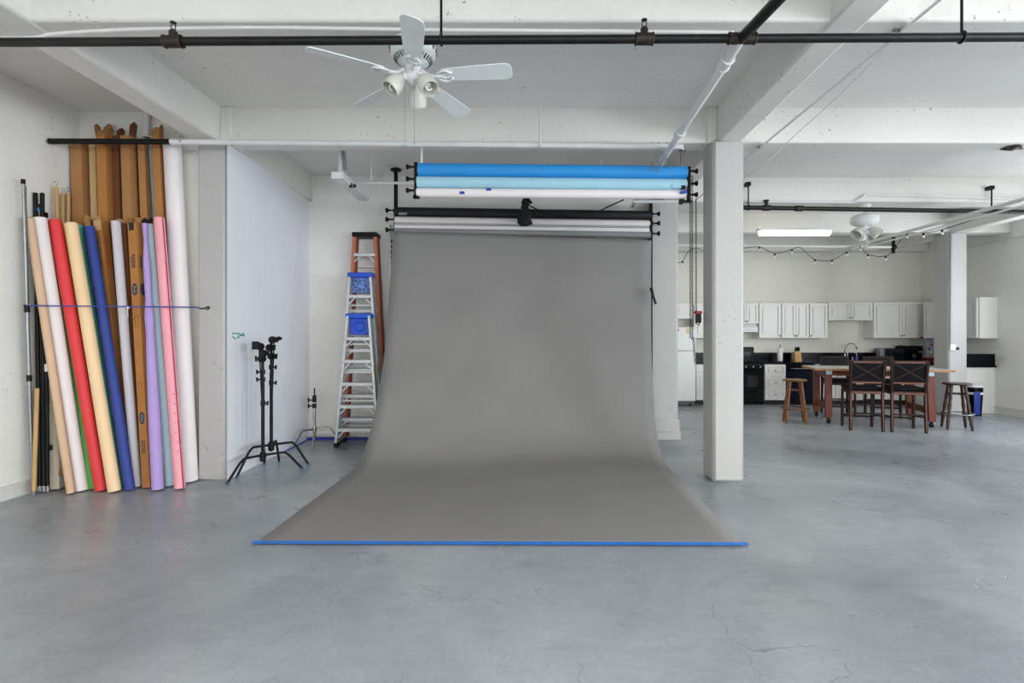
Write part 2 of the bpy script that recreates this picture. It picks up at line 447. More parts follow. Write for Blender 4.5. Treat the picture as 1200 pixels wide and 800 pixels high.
# walls with the windows that light the room
def wall_with_windows(name, along, fixed, lo, hi, wins, thick):
    mb = MB()
    def bx(a, b, z0, z1):
        if along == 'x': mb.box(a, b, fixed - thick, fixed, z0, z1)
        else: mb.box(fixed, fixed + thick, a, b, z0, z1)
    bx(lo, hi, 0, WZ0); bx(lo, hi, WZ1, ZC)
    e = [lo] + [q for ab in wins for q in ab] + [hi]
    for i in range(0, len(e), 2): bx(e[i], e[i + 1], WZ0, WZ1)
    mb.build(name, M_wall, kind='structure')
wall_with_windows('wall_rear', 'x', YREAR, XL - .2, XR + .2, REAR_W, .2)
wall_with_windows('wall_right', 'y', XR, YREAR, YK + .2, RIGHT_W, .2)
k = 0
for wins, ax in ((REAR_W, 'x'), (RIGHT_W, 'y')):
    for a, b in wins:
        k += 1
        mb = MB(); n = 4
        def bx(p, q, z0, z1):
            if ax == 'x': mb.box(p, q, YREAR - .16, YREAR - .1, z0, z1)
            else: mb.box(XR + .1, XR + .16, p, q, z0, z1)
        for i in range(n + 1):
            c = a + (b - a) * i / n; bx(max(a, c - .025), min(b, c + .025), WZ0, WZ1)
        for i in range(4):
            c = WZ0 + (WZ1 - WZ0) * i / 3; bx(a, b, max(WZ0, c - .025), min(WZ1, c + .025))
        mb.build('window_%d' % k, M_trim, kind='structure')

# beams: cross beams run along x, girders along y
BEAMS = [(-7.9, -7.66), (-5.7, -5.46), (-3.45, -3.21), (-1.2, -.96), (1.05, 1.29), (3.31, 3.55), (5.36, 5.60), (7.66, 7.98), (9.86, 10.12), (YK - .24, YK)]
GIRD = [(-3.37, -3.13), (1.88, 2.11), (7.82, 8.08)]
for i, (a, b) in enumerate(BEAMS):
    x0 = -3.25 if i == 6 else XL
    if i == 7: x0 = 1.9
    if i > 7: x0 = 1.7
    MB().box(x0, XR, a, b, ZB, ZC + .02).build('ceiling_beam', M_beam, kind='structure', bevel=.02)
MB().box(GIRD[0][0], GIRD[0][1], YREAR, 7.6, ZB - .012, ZC + .02).build('ceiling_beam', M_beam, kind='structure', bevel=.02)
for g in GIRD[1:]: MB().box(g[0], g[1], YREAR, YK, ZB - .012, ZC + .02).build('ceiling_beam', M_beam, kind='structure', bevel=.02)
# small haunches where the girders meet the cross beam
MB().box(-3.13, -3.02, 5.33, 5.6, ZB - .01, ZC).build('trim_1', M_beam, kind='structure', bevel=.008)
MB().box(1.785, 1.88, 5.33, 5.6, ZB - .01, ZC).build('trim_2', M_beam, kind='structure', bevel=.008)
# columns
def column(x0, x1, y0, y1, bev=.03):
    return MB().box(x0, x1, y0, y1, 0, ZB).build('column', M_col, kind='structure', bevel=bev, seg=1)
column(-3.365, -3.10, 5.35, 5.62, .012)
column(1.81, 2.125, 5.26, 5.58)
column(7.72, 8.08, 9.78, 10.16)
column(1.68, 2.1, 7.52, 7.9, .035)
MB().box(1.665, 2.115, 7.505, 7.91, 0, .29).build('trim_3', M_col, kind='structure', bevel=.02)
MB().box(1.655, 2.125, 7.495, 7.92, 0, .11).box(1.66, 2.12, 7.50, 7.915, .11, .145).build('baseboard_column', M_col, kind='structure', bevel=.006)
for x0, x1, y in ((7.0, 7.0, 0),): pass
# baseboards
MB().box(XL, XL + .02, YREAR, YBAY, 0, .10).box(XL, XL + .032, YREAR, YBAY, .10, .125).build('baseboard_left', M_trim, kind='structure')
MB().box(XR - .02, XR, YREAR, 10.2, 0, .12).box(XR - .032, XR, YREAR, 10.2, .12, .145).build('baseboard_right', M_trim, kind='structure')
mb = MB(); a0, a1 = V((-3.2, 7.57, 0)), V((1.66, 7.70, 0))
mb.bar(a0 + V((0, 0, .06)), a1 + V((0, 0, .06)), .025, .12)
mb.build('baseboard_back', M_trim, kind='structure')
# blue masking tape along the foot of the alcove walls
mb = MB(); mb.bar(V((-3.19, 7.5, .004)), V((-1.5, 7.54, .004)), .06, .006); mb.bar(V((-3.13, 6.75, .004)), V((-3.185, 7.5, .004)), .06, .006)
tag(mb.build('masking_tape', M_darkbluetape), 'dark blue masking tape along the foot of the alcove walls', 'tape')

# ================================================================== pipes under the ceiling
def hanger(parent, x, y, z, r, top, name='hanger'):
    MB().cyl((x, y, z + r), (x, y, top), .008, seg=8).torus((x, y, z), (1, 0, 0), r + .006, .006, 16, 6).cyl((x, y, top - .03), (x, y, top), .025, seg=10).build(name, M_blk, parent)
DP, ZP = 3.2, Z(46.5, 3.2)
t = thing('sprinkler_pipe', 'long black iron pipe crossing under the ceiling behind the near fan blades', 'pipe', (0, DP, ZP))
e0, e1 = P(-80, 50.0, DP), P(1290, 43.0, DP); dd = (e1 - e0) / (e1.x - e0.x)
MB().cyl(e0 + dd * (XL + .02 - e0.x), e0 + dd * (XR - .02 - e0.x), .026, seg=18).build('pipe', M_pipe, t)
for px, py in ((203, 48.7), (755, 45.6)):
    c = P(px, py, DP)
    MB().cyl(c + V((-.05, 0, 0)), c + V((.05, 0, 0)), .036, seg=16).torus(c + V((-.05, 0, 0)), (1, 0, 0), .034, .006, 16, 6).torus(c + V((.05, 0, 0)), (1, 0, 0), .034, .006, 16, 6).cyl(c, c + V((0, 0, .06)), .024, seg=12).build('tee_fitting', M_rust, t)
    hd = MB(); top = c + V((0, 0, .06))
    hd.cyl(top, top + V((0, 0, .012)), .014, seg=10)
    for sx in (-1, 1): hd.tube([top + V((sx * .012, 0, .01)), top + V((sx * .014, 0, .035)), top + V((sx * .003, 0, .055))], .003, 6)
    hd.cyl(top + V((0, 0, .052)), top + V((0, 0, .057)), .018, seg=12)
    hd.build('sprinkler_head', M_rust, t)
hanger(t, X(517, DP), DP, P(517, 46.9, DP).z, .026, ZC)
hanger(t, X(1127, DP), DP, P(1127, 43.6, DP).z, .026, ZC)
c = P(868, 45, DP)
MB().cyl(c + V((-.07, 0, 0)), c + V((.085, 0, 0)), .034, seg=16).torus(c + V((-.07, 0, 0)), (1, 0, 0), .032, .006, 16, 6).torus(c + V((.085, 0, 0)), (1, 0, 0), .032, .006, 16, 6).build('cross_fitting', M_rust, t)
# oblique branch : black towards the camera, painted white towards the back
q0, q1, q2 = V((1.55, 1.2, ZP)), V((c.x, DP, c.z - .005)), V((1.45, 7.52, 3.32))
t = thing('branch_pipe', 'branch pipe, black near end and white painted length running to the back wall', 'pipe', q1)
MB().cyl(q0, q1, .032, seg=18).build('black_length', M_pipe, t)['label'] = 'bare black length'
MB().cyl(q1, q2, .032, seg=18).build('white_length', M_wpipe, t)['label'] = 'white painted length'
for s_ in (.063, .356):
    p = q1.lerp(q2, s_); d = (q2 - q1).normalized()
    MB().cyl(p - d * .05, p + d * .05, .041, seg=16).torus(p - d * .05, d, .039, .007, 16, 6).torus(p + d * .05, d, .039, .007, 16, 6).build('coupling', M_wpipe, t)
# roller pipe over the left bay
t = thing('hanging_rail', 'long horizontal rail, black end over paper rolls and white length under the beam', 'rail', P(200, 166, 5.1))
a_, b_, c_ = P(58, 165.5, 5.1), P(200, 166, 5.1), P(800, 171.5, 5.22)
MB().cyl(a_, b_, .027, seg=16).build('black_end', M_blk, t)['label'] = 'black end length'
MB().cyl(b_, c_, .027, seg=16).build('white_length', M_wpipe, t)['label'] = 'white length'
p = P(213, 160, 5.1)
MB().tube([p + V((0, 0, .03)), p + V((0, 0, .1)), p + V((0, 0, ZB - p.z))], .008, 8).torus(p + V((0, 0, -.03)), (1, 0, 0), .034, .006, 14, 6).build('hook', M_galv, t)
for px in (395, 633):
    p = P(px, 168, 5.16); MB().cyl(p, V((p.x, p.y, p.z + (.38 if px == 633 else .06))), .010, seg=8).torus(p, (1, 0, 0), .032, .007, 14, 6).build('hanger', M_wpipe, t)
# riser from the rail to the ceiling in the left bay
p = P(172, 161, 5.415)
tag(MB().cyl(V((p.x, p.y, p.z)), V((p.x, p.y, ZC)), .026, seg=14).lathe([(.045, 0), (.042, .015), (.03, .025)], p, (0, 0, 1), 16).build('riser_pipe', M_wpipe), 'short vertical white pipe from the ceiling above the cardboard boxes', 'pipe')
# conduit under the nearest beam
pts = [P(-20, 45, 3.335), P(40, 44, 3.335), P(62, 40, 3.335), P(120, 36, 3.335), P(200, 33.5, 3.335), P(330, 32.5, 3.335), P(505, 35, 3.335), P(700, 36.5, 3.335), P(860, 38, 3.335)]
pts = [V((p.x, p.y, min(p.z, ZB - .012))) for p in pts]
tag(MB().tube(catmull(pts, 4), .011, 8).build('conduit', M_wpipe), 'thin white conduit clipped under the nearest ceiling beam behind the black pipe', 'conduit')
# conduit and slack wire crossing the right bay, parallel to the girder
t = thing('ceiling_conduit', 'straight thin white conduit running front to back right of the girder', 'conduit', (2.36, 3.4, 3.4))
MB().cyl((2.4, 1.2, 3.40), (2.34, 7.66, 3.40), .011, seg=8).build('tube', M_wpipe, t)
for y in (1.28, 3.4, 5.45): MB().torus((2.36, y, 3.402), (0, 1, 0), .014, .006, 12, 6).box(2.33, 2.39, y - .012, y + .012, 3.405, 3.418).build('clip', M_galv, t)
pts = [P(1070, 20, 3.3), P(1039, 54, 3.55), P(985, 110, 4.2), P(930, 160, 5.0), P(892, 195, 5.5), P(866, 212, 6.0)]
tag(MB().tube(catmull(pts, 5), .004, 6).build('slack_wire', M_wpipe), 'slack thin white wire sagging below the ceiling beside the straight conduit', 'wire')
# far black pipe
DF = 7.58
t = thing('sprinkler_pipe', 'far black iron pipe with two hangers in front of the far fan', 'pipe', P(1000, 245, DF))
p0, p1 = P(846, 242.8, DF), P(1290, 249.5, DF)
MB().cyl(p0, p1, .032, seg=16).build('pipe', M_pipe, t)
for px in (877, 1162):
    p = p0.lerp(p1, (px - 846) / 444); MB().cyl(p, V((p.x, p.y, p.z + .34)), .010, seg=8).torus(p, (1, 0, 0), .036, .007, 14, 6).cbox(V((p.x, p.y + .03, p.z + .34)), .06, .1, .05).build('hanger', M_blk, t)
for px in (898, 936):
    p = p0.lerp(p1, (px - 846) / 444); mb = MB().cyl(p - V((.05, 0, 0)), p + V((.05, 0, 0)), .042, seg=14)
    if px == 898: mb.cyl(p, p + V((0, 0, .1)), .026, seg=10).cyl(p + V((0, 0, .1)), p + V((0, 0, .112)), .04, seg=10)
    mb.build('tee_fitting', M_rust, t)
# conduit and far pipes
pts = [P(872, 236, 7.62), P(1000, 237, 7.62), P(1008, 233, 7.62), P(1014, 228, 7.62), P(1100, 230, 7.62), P(1200, 233.5, 7.62), P(1290, 237, 7.62)]
tag(MB().tube(pts, .016, 8).build('conduit', M_wpipe), 'white conduit stepping up along the far beam above the far fan', 'conduit')
t = thing('white_rail', 'white horizontal rail below the lit strip light, string lights hang from it', 'rail', P(960, 289, 10.3))
ra, rb = P(790, 287, 10.3), P(1047, 289.5, 10.3)
MB().cyl(ra, rb, .028, seg=12).build('rail', M_wpipe, t)
for px in (1015, 880): MB().cyl(P(px, 288, 10.3), V((X(px, 10.3), 10.3, ZC)), .014, seg=8).build('hanger', M_wpipe, t)
c = rb
MB().ball(c, .06, 10).cyl(c + V((0, 0, -.12)), c + V((0, 0, .2)), .03, seg=10).build('clamp', M_blk, t)
tag(MB().cyl((6.22, 4.0, 3.175), (6.05, 11.0, 3.175), .026, seg=12).cyl((6.37, 4.0, 3.13), (6.2, 10.2, 3.14), .014, seg=8).build('overhead_pipe', M_wpipe), 'white overhead pipe running front to back near the far column', 'pipe')
tag(MB().tube([(XR - .03, 3.0, 3.3), (XR - .03, 10.9, 3.3)], .012, 8).torus((XR - .04, 9.95, 3.27), (1, 0, 0), .07, .006, 14, 6).build('conduit', M_wpipe), 'thin conduit with small wire coil along the far white side wall', 'conduit')
p = P(1186, 178, 5.48)
mb = MB().lathe([(.07, 0), (.078, .008), (.05, .02), (.02, .03)], V((p.x, p.y, ZB)), (0, 0, -1), 18)
for q in range(5): mb.cbox(V((p.x + .08 * math.cos(q * 1.25), p.y + .05 * math.sin(q * 1.25), ZB - .014)), .05, .02, .01)
tag(mb.build('ceiling_plate', M_rust), 'corroded dark mounting plate on the underside of a beam', 'plate')

# ================================================================== ceiling fans
def lamp_shade(parent, base, d, L=.135, bulb=True):
    d = V(d).normalized()
    pr = [(.022, 0), (.03, .012), (.045, .035), (.058, .07), (.062, .10), (.058, L), (.053, L), (.056, .10), (.052, .07), (.04, .04), (.02, .02)]
    s = MB().lathe(pr, base, d, 22).build('lamp_shade', M_frost, parent)
    if bulb:
        mb = MB(); a, u, v = axes(d); pts = []
        for i in range(28):
            q = i / 27; pts.append(V(base) + d * (.04 + q * .085) + (u * math.cos(q * 18) + v * math.sin(q * 18)) * .017)
        mb.tube(pts, .006, 6).cyl(V(base) + d * .01, V(base) + d * .045, .018, seg=10)
        mb.build('bulb', M_bulb, s)
    return s
FC = V((-.778, 3.50, H + 1.74))
t = thing('ceiling_fan', 'white five blade ceiling fan with three frosted lamp shades near the camera', 'ceiling fan', (FC.x, FC.y, ZB))
zt = ZB
MB().lathe([(.07, 0), (.075, -.02), (.11, -.035), (.142, -.045), (.148, -.065), (.148, -.105), (.142, -.112), (.146, -.118), (.13, -.135), (.10, -.165), (.075, -.185), (.06, -.19)], (FC.x, FC.y, zt), (0, 0, 1), 36).build('motor_housing', M_fan, t)
mb = MB()
for i in range(30):
    a = 2 * PI * i / 30; d = V((math.cos(a), math.sin(a), 0)); c0 = V((FC.x, FC.y, zt - .140)) + d * .126; c1 = V((FC.x, FC.y, zt - .164)) + d * .102
    mb.bar(c0, c1, .008, .008)
for i in range(18):
    a = 2 * PI * i / 18; d = V((math.cos(a), math.sin(a), 0)); c0 = V((FC.x, FC.y, zt - .072)) + d * .147; mb.bar(c0, c0 + V((0, 0, -.026)), .02, .006, a)
mb.build('vent_slots', mat('fan_slot', (96, 100, 100), .7), t, kind='stuff')
for kx in range(5):
    ang = math.radians(-78 + 72 * kx); d = V((math.cos(ang), math.sin(ang), 0)); sd = V((-math.sin(ang), math.cos(ang), 0)); pz = math.radians(14)
    sdp = sd * math.cos(pz) - V((0, 0, 1)) * math.sin(pz); up = d.cross(sdp)
    c0 = V((FC.x, FC.y, FC.z))
    prof = [(.20, -.048), (.30, -.058), (.46, -.066), (.615, -.070), (.645, -.06), (.66, -.035), (.66, .035), (.645, .06), (.615, .070), (.46, .066), (.30, .058), (.20, .048)]
    poly = [c0 + d * r + sdp * s for r, s in prof]
    bl = MB().plate(poly, up * .007).build('blade', M_fan, t, bevel=.002)
    ir = MB(); zz = V((0, 0, -.006))
    ir.tube([c0 + d * .06 + V((0, 0, .03)), c0 + d * .11 + V((0, 0, .0)), c0 + d * .16 + zz, c0 + d * .2 + zz], [.016, .013, .012, .012], 8)
    for s in (-1, 1):
        ir.tube(catmull([c0 + d * .155 + zz, c0 + d * .185 + sdp * .035 * s + zz, c0 + d * .23 + sdp * .045 * s + zz * 1.4, c0 + d * .265 + sdp * .022 * s + zz * 1.4], 4), .008, 6)
        ir.tube(catmull([c0 + d * .20 + zz, c0 + d * .215 + sdp * .02 * s + zz, c0 + d * .245 + sdp * .012 * s + zz], 3), .006, 6)
    ir.build('blade_iron', M_white, bl)
LK = V((FC.x, FC.y, zt - .19))
MB().lathe([(.055, 0), (.05, -.03), (.06, -.045), (.064, -.075), (.05, -.10), (.028, -.115), (.012, -.125)], LK, (0, 0, 1), 24).build('light_kit', M_white, t)
for ang in (215, 325, 90):
    a = math.radians(ang); d = V((math.cos(a), math.sin(a), 0))
    base = LK + V((0, 0, -.085)) + d * .075
    MB().tube([LK + V((0, 0, -.07)), LK + V((0, 0, -.08)) + d * .05, base], [.022, .022, .027], 10).build('lamp_arm', M_white, t)
    lamp_shade(t, base - V((0, 0, .0)), d * .62 + V((0, 0, -.78)))
for px, L in ((474.5, .42), (485.5, .40)):
    x = X(px, 3.46); MB().tube([(x, 3.46, LK.z - .09), (x, 3.46, LK.z - .12 - L)], .0014, 6).ball((x, 3.46, LK.z - .12 - L), .006, 8).build('pull_chain', M_galv, t)
# far fan (no blades fitted)
D2 = 7.85; X2 = X(1013, D2)
t = thing('ceiling_fan', 'small far white ceiling fan motor without blades above the kitchen table', 'ceiling fan', (X2, D2, ZB))
z2 = Z(252, D2)
MB().lathe([(.08, 0), (.085, -.02), (.05, -.05), (.03, -.06)], (X2, D2, ZB), (0, 0, 1), 20).cyl((X2, D2, ZB - .05), (X2, D2, z2), .014, seg=10).build('downrod', M_white, t)
MB().lathe([(.05, .02), (.13, .0), (.185, -.03), (.19, -.10), (.17, -.13), (.10, -.16), (.06, -.17)], (X2, D2, z2), (0, 0, 1), 28).build('motor_housing', M_white, t)
MB().lathe([(.05, 0), (.055, -.05), (.03, -.09)], (X2, D2, z2 - .16), (0, 0, 1), 18).build('light_kit', M_white, t)
for ang in (200, 320, 80):
    a = math.radians(ang); d = V((math.cos(a), math.sin(a), 0)); base = V((X2, D2, z2 - .2)) + d * .07
    MB().lathe([(.03, 0), (.05, .03), (.078, .09), (.085, .15), (.078, .15), (.06, .06)], base, d * .7 + V((0, 0, -.7)), 18).build('lamp_shade', M_frost, t)
MB().tube([(X2 + .03, D2 - .03, z2 - .24), (X2 + .03, D2 - .03, z2 - .52)], .004, 6).build('pull_chain', M_white, t)

# ================================================================== strip light and string lights
P_KSTRIP = 10
def strip_light(label, x0, y, z, power):
    t = thing('strip_light', label, 'strip light', (x0, y, z), 'fluorescent strip lights')
    L = 1.22
    MB().box(x0, x0 + L, y - .09, y + .09, z, z + .04).build('housing', M_white, t, bevel=.005)
    MB().lathe([(.02, 0), (.068, .01), (.068, 1.18), (.02, 1.19)], (x0 + .015, y, z - .012), (1, 0, 0), 20).build('diffuser', M_tube, t)
    for x in (x0 + .15, x0 + L - .15): MB().cyl((x, y, z + .03), (x, y, ZC), .004, seg=6).build('suspension_wire', M_wpipe, t)
    lamp = area('tube_light', (x0 + L / 2, y, z - .085), (0, 0, 0), 1.15, .12, power, (1.0, 0.975, 0.93))
    return t
strip_light('lit fluorescent strip light hanging over the kitchen side', X(888.5, 8.9), 8.9, P(930, 270.5, 8.9).z, P_KSTRIP)
P_ADDED_STRIP = 30  # unseen strip lights added out of frame to brighten the front room
for x in (-2.8, -.6, 3.2, 6.2):
    for y in (0.05, -2.25):
        strip_light('added unseen strip light over the front floor, %s from the left wall, %s' % ({-2.8: 'first', -.6: 'second', 3.2: 'third', 6.2: 'fourth'}[x], 'nearer the ceiling fan' if y > 0 else 'nearer the rear windows'), x, y, 3.60, P_ADDED_STRIP)
DG = 10.22
knots = [(792, 308), (800, 306), (807, 294), (818, 291), (834, 297), (852, 289), (868, 291), (890, 289), (908, 297), (928, 292), (938, 290), (955, 304), (975, 304.5), (992, 295), (1001, 288), (1008, 289), (1017, 298), (1038, 300), (1048, 290)]
t = thing('string_lights', 'dark string of small bulbs swagged below the white rail', 'string lights', P(960, 290, DG))
pts = [P(a, b, DG) for a, b in knots] + [P(1063, 274, 9.6), P(1082, 273, 9.1), P(1104, 269, 8.6), P(1150, 254, 7.9)]
MB().tube(catmull(pts, 4), .006, 6).build('cord', M_blk, t)
for i in (1, 4, 6, 7, 8, 9, 11, 12, 13, 15, 16, 17, 19, 20, 21):
    p = pts[i]; MB().cyl(p, p - V((0, 0, .04)), .016, seg=8).build('socket', M_blk, t)
    MB().ball(p - V((0, 0, .06)), .022, 8).build('bulb', M_bulb, t)
# ================================================================== upper triple roll holder
def spiral_roll(p0, p1, r, seam=0.6, seg=26, lip=.05):
    """rolled paper: the outer sheet ends in a small step along the roll"""
    p0, p1 = V(p0), V(p1); a, u, v = axes(p1 - p0); mb = MB()
    ring = []
    for k in range(seg):
        th = seam + 2 * PI * k / (seg - 1) * .999
        ring.append((u * math.cos(th) + v * math.sin(th)) * r * (1 - lip + lip * k / (seg - 1)))
    n = len(ring); vs = [p0 + q for q in ring] + [p1 + q for q in ring]
    mb.add(vs, [[i, (i + 1) % n, n + (i + 1) % n, n + i] for i in range(n)] + [list(range(n))[::-1], list(range(n, 2 * n))])
    return mb
def knob(mb, p, d, L=.09, r=.026):
    p = V(p); d = V(d).normalized()
    mb.lathe([(.012, 0), (.028, .004), (.03, .02), (.012, .028), (.010, L * .55), (.016, L * .62), (.012, L * .7), (r * .7, L * .78), (r, L * .85), (r, L), (r * .6, L + .004)], p, d, 14)
DUl, DUr = 5.36, 5.47
rows = [('sky blue paper roll, topmost of the three hung under the beam', M_psky, 199.0, 202.6, .069, 490.5, 804),
        ('ice blue paper roll, middle of the three hung under the beam', M_pice, 213.2, 216.2, .059, 489, 803.5),
        ('white paper roll with blue tape bits, lowest of the three under the beam', M_pwhite, 225.6, 227.9, .047, 488.5, 803)]
for i, (lab, m, yl, yr, r, xl, xr) in enumerate(rows):
    a, b = P(xl, yl, DUl), P(xr, yr, DUr)
    t = thing('paper_roll', lab, 'paper roll', (a + b) / 2, 'rolls hung in the upper holder')
    spiral_roll(a, b, r, 2.2 + i).build('paper', m, t)
    MB().cyl(a - V((.012, 0, 0)), b + V((.012, 0, 0)), .03, seg=14).build('core', M_core, t)
    if i == 2:
        d = (b - a)
        for s_, up, wd in ((.168, .4, .05), (.265, .88, .05)):
            p = a + d * s_ + V((0, -r * math.sqrt(max(0, 1 - (up - .5) ** 2)) - .003, (up - .55) * r * 1.6))
            MB().cbox(p, wd, .004, .026).build('tape', M_darkbluetape, t)['label'] = 'dark blue bit of tape'
    if i == 1:
        p = b - V((.11, .067, .03)); MB().cbox(p, .09, .004, .045).build('torn_edge', M_pice, t)
for side in (0, 1):
    D = DUl if side == 0 else DUr; sx = -1 if side == 0 else 1
    px = 487.5 if side == 0 else 807
    t = thing('roll_bracket', 'black triple bracket with knobs at the %s end of the upper paper rolls' % ('ladder side' if side == 0 else 'chain side'), 'bracket', P(px, 212, D))
    yy = (195.5, 209.5, 223.0) if side == 0 else (200.5, 215.0, 228.0)
    MB().cbox(P(px, (yy[0] + yy[2]) / 2 + 2, D), .03, .05, (yy[2] - yy[0] + 14) / F * D).cbox(P(px - sx * .5, yy[2] + 8, D), .06, .05, .025).build('plate', M_blk, t)
    for j, y in enumerate(yy):
        mb = MB(); p = P(px - sx * 1, y, D); knob(mb, p, (sx, 0, 0), .105 if side == 0 else .10); mb.build('knob', M_blk, t)
        rr = rows[j]; q = P(px, (rr[2], rr[3])[side], D)
        MB().cyl(q, q - V((sx * .06, 0, 0)), .022, seg=10).build('axle', M_blk, t)
    if side:
        MB().cbox(P(799, 221, D) + V((0, -.04, .0)), .045, .05, .03).cbox(P(799, 236, D), .05, .05, .03).build('clip', M_blk, t)
        MB().bar(P(803, 226.5, D) + V((0, -.07, 0)), P(795, 228, D) + V((0, -.07, 0)), .03, .004).build('tape', M_darkbluetape, t)['label'] = 'dark blue tape tab'
    hx = 494 if side == 0 else 799
    MB().cyl(P(hx, 192 if side == 0 else 196, D + .06), V((X(hx, D + .06), D + .06, ZB if D + .06 < 5.6 else ZC)), .012 if side == 0 else .016, seg=10).lathe([(.04, 0), (.035, .02), (.016, .03)], V((X(hx, D + .06), D + .06, ZB - .001)), (0, 0, -1), 14).build('hanger_rod', M_galv if side else M_wpipe, t)
# looped roll chains
t = thing('roll_chain', 'long dark looped chains hanging at the right end of the blue rolls', 'chain', P(812, 300, DUr))
for px, y0, y1 in ((808.8, 205, 396), (811.2, 206, 398), (815.6, 232, 366)):
    mb = MB(); n = int((y1 - y0) / 2.6)
    chain_links(mb, P(px, y0, DUr - .07), P(px + .2, y1, DUr - .07), n, .0075, .003)
    mb.build('strand', M_chain, t)
mb = MB(); chain_links(mb, P(812.5, 395, DUr - .07), P(814.5, 426, DUr - .07), 11, .010, .003); mb.build('strand', M_chain, t)
MB().cbox(P(818, 366, DUr), .075, .05, .03).build('weight_cap', M_red, t, bevel=.006)['label'] = 'red cap'
MB().cbox(P(818.2, 372.5, DUr), .05, .045, .10).tube([P(815, 378, DUr), P(819, 381, DUr), P(822, 373, DUr)], .006, 6).build('chain_weight', M_blk, t, bevel=.006)
# short hooked chains on the rail
for i, (px, y0, y1, dx) in enumerate(((765, 170, 200, -1.2), (772, 170, 203, -2), (782, 170, 199, -2))):
    lab = ('short hooked chain hanging over the sky blue roll, %s' % ('farthest from the chain bracket', 'between two like it', 'nearest the white branch pipe')[i])
    t = thing('hook_chain', lab, 'chain', P(px, y0, 5.19), 'short chains looped on the white rail')
    mb = MB(); a, b = P(px, y0 - 3, 5.19), P(px + dx, y1 - 7, 5.28); chain_links(mb, a, b, 9, .011, .0035); mb.build('links', M_chrome, t)
    q = P(px + dx, y1 - 4, 5.28); MB().torus(q, (0.2, 1, 0), .026, .004, 14, 6, sx=.5).build('snap_hook', M_chrome, t)
# support rail behind with its rods, white fixture hung on chain
t = thing('support_rail', 'thin white horizontal rail held by rods behind the upper rolls', 'rail', P(450, 214, 6.24))
MB().cyl(P(413, 214, 6.24), P(770, 216, 6.24), .017, seg=12).build('rail', M_wpipe, t)
MB().cyl(P(435, 214, 6.24), V((X(435, 6.24), 6.24, ZC)), .011, seg=8).cyl(P(435, 211, 6.24), P(435, 207, 6.24), .018, seg=8).build('rod', M_wpipe, t)
MB().cyl(P(446, 214, 6.24), V((X(457, 7.1), 7.1, ZC - .02)), .011, seg=8).ball(V((X(457, 7.1), 7.1, ZC - .02)), .025, 8).build('rod', M_wpipe, t)
MB().cyl(P(703, 215, 6.24), V((X(703, 6.24), 6.24, ZC)), .013, seg=8).build('rod', M_wpipe, t)
tag(MB().cyl(P(742, 236, 7.0), P(799, 236, 7.0), .022, seg=12).cyl(P(796, 236, 7.0), P(800, 236, 7.0), .04, seg=12, mi=1).build('stub_rail', [M_wpipe, M_blk]), 'short white rail with black end cap below the white roll', 'rail')
fa = V((X(395, 5.72), 5.72, Z(205, 5.72)))
t = thing('batten_fixture', 'white box section fixture hanging by chain beside the alcove beam', 'fixture', fa)
MB().box(fa.x - .065, fa.x + .065, 5.72, 6.66, fa.z - .037, fa.z + .037).build('housing', M_white, t, bevel=.006)
MB().cyl((fa.x + .05, 6.06, fa.z - .02), (fa.x + .09, 6.06, fa.z - .02), .02, seg=10).cbox((fa.x + .06, 5.98, fa.z - .035), .03, .03, .05).build('clamp', M_rust, t)
MB().box(fa.x - .015, fa.x + .035, 5.80, 5.84, fa.z + .03, ZC).build('hanger_bar', M_wpipe, t)
mb = MB()
for dx in (.0, .02, .04): chain_links(mb, (fa.x + .075 + dx, 5.7, fa.z + .045), (fa.x + .075 + dx * .6, 5.66, ZB + .03), 11, .012, .004)
mb.build('chain', M_galv, t)

# ================================================================== lower roll stand with the grey sweep
DLl, DLr = 7.20, 7.42
yk = ((246.3, 257.0, 269.2), (250.5, 261.5, 273.6))
for side in (0, 1):
    D = DLl if side == 0 else DLr; sx = -1 if side == 0 else 1
    px = 464.0 if side == 0 else 762.5
    t = thing('roll_stand', 'black upright with knobs holding the black roll, %s' % ('beside the ladders' if side == 0 else 'against the column'), 'stand', (X(px, D + .08), D + .08, 0), 'uprights of the lower roll holder')
    q = V((X(px, D + .08), D + .08, 0))
    top = Z(200, D + .08) if side == 0 else Z(238, D + .08)
    MB().bar(V((q.x, q.y, .0)), V((q.x, q.y, top)), .045, .045).build('post', M_blk, t)
    if side == 0: MB().lathe([(.075, 0), (.075, .02), (.03, .035)], V((q.x, q.y, top + .02)), (0, 0, -1), 16).build('flange', M_blk, t)
    for y in yk[side]:
        mb = MB(); p = P(px + sx * .5, y, D); knob(mb, p, (sx, 0, 0), .13 if side == 0 else .12, .034); mb.bar(p + V((-sx * .05, .08, 0)), p + V((0, 0, 0)), .03, .04); mb.build('knob', M_blk, t)
    if side == 0:
        for dx in (-.075, -.035):
            MB().bar(V((q.x + dx, q.y, .0)), V((q.x + dx, q.y, Z(262, D))), .022, .03).build('strut', M_galv, t)
        mb = MB()
        for q_ in range(34): mb.cbox(V((q.x - .055, q.y - .012, .3 + q_ * .075)), .022, .012, .045)
        mb.build('slots', M_blk, t, kind='stuff')
        MB().cbox(P(472, 250.5, D - .09), .11, .03, .025).build('zinc_plate', M_galv, t)
lab = ('black paper roll, top of the holder above the grey sweep', 'white paper roll between the black roll and the grey sweep')
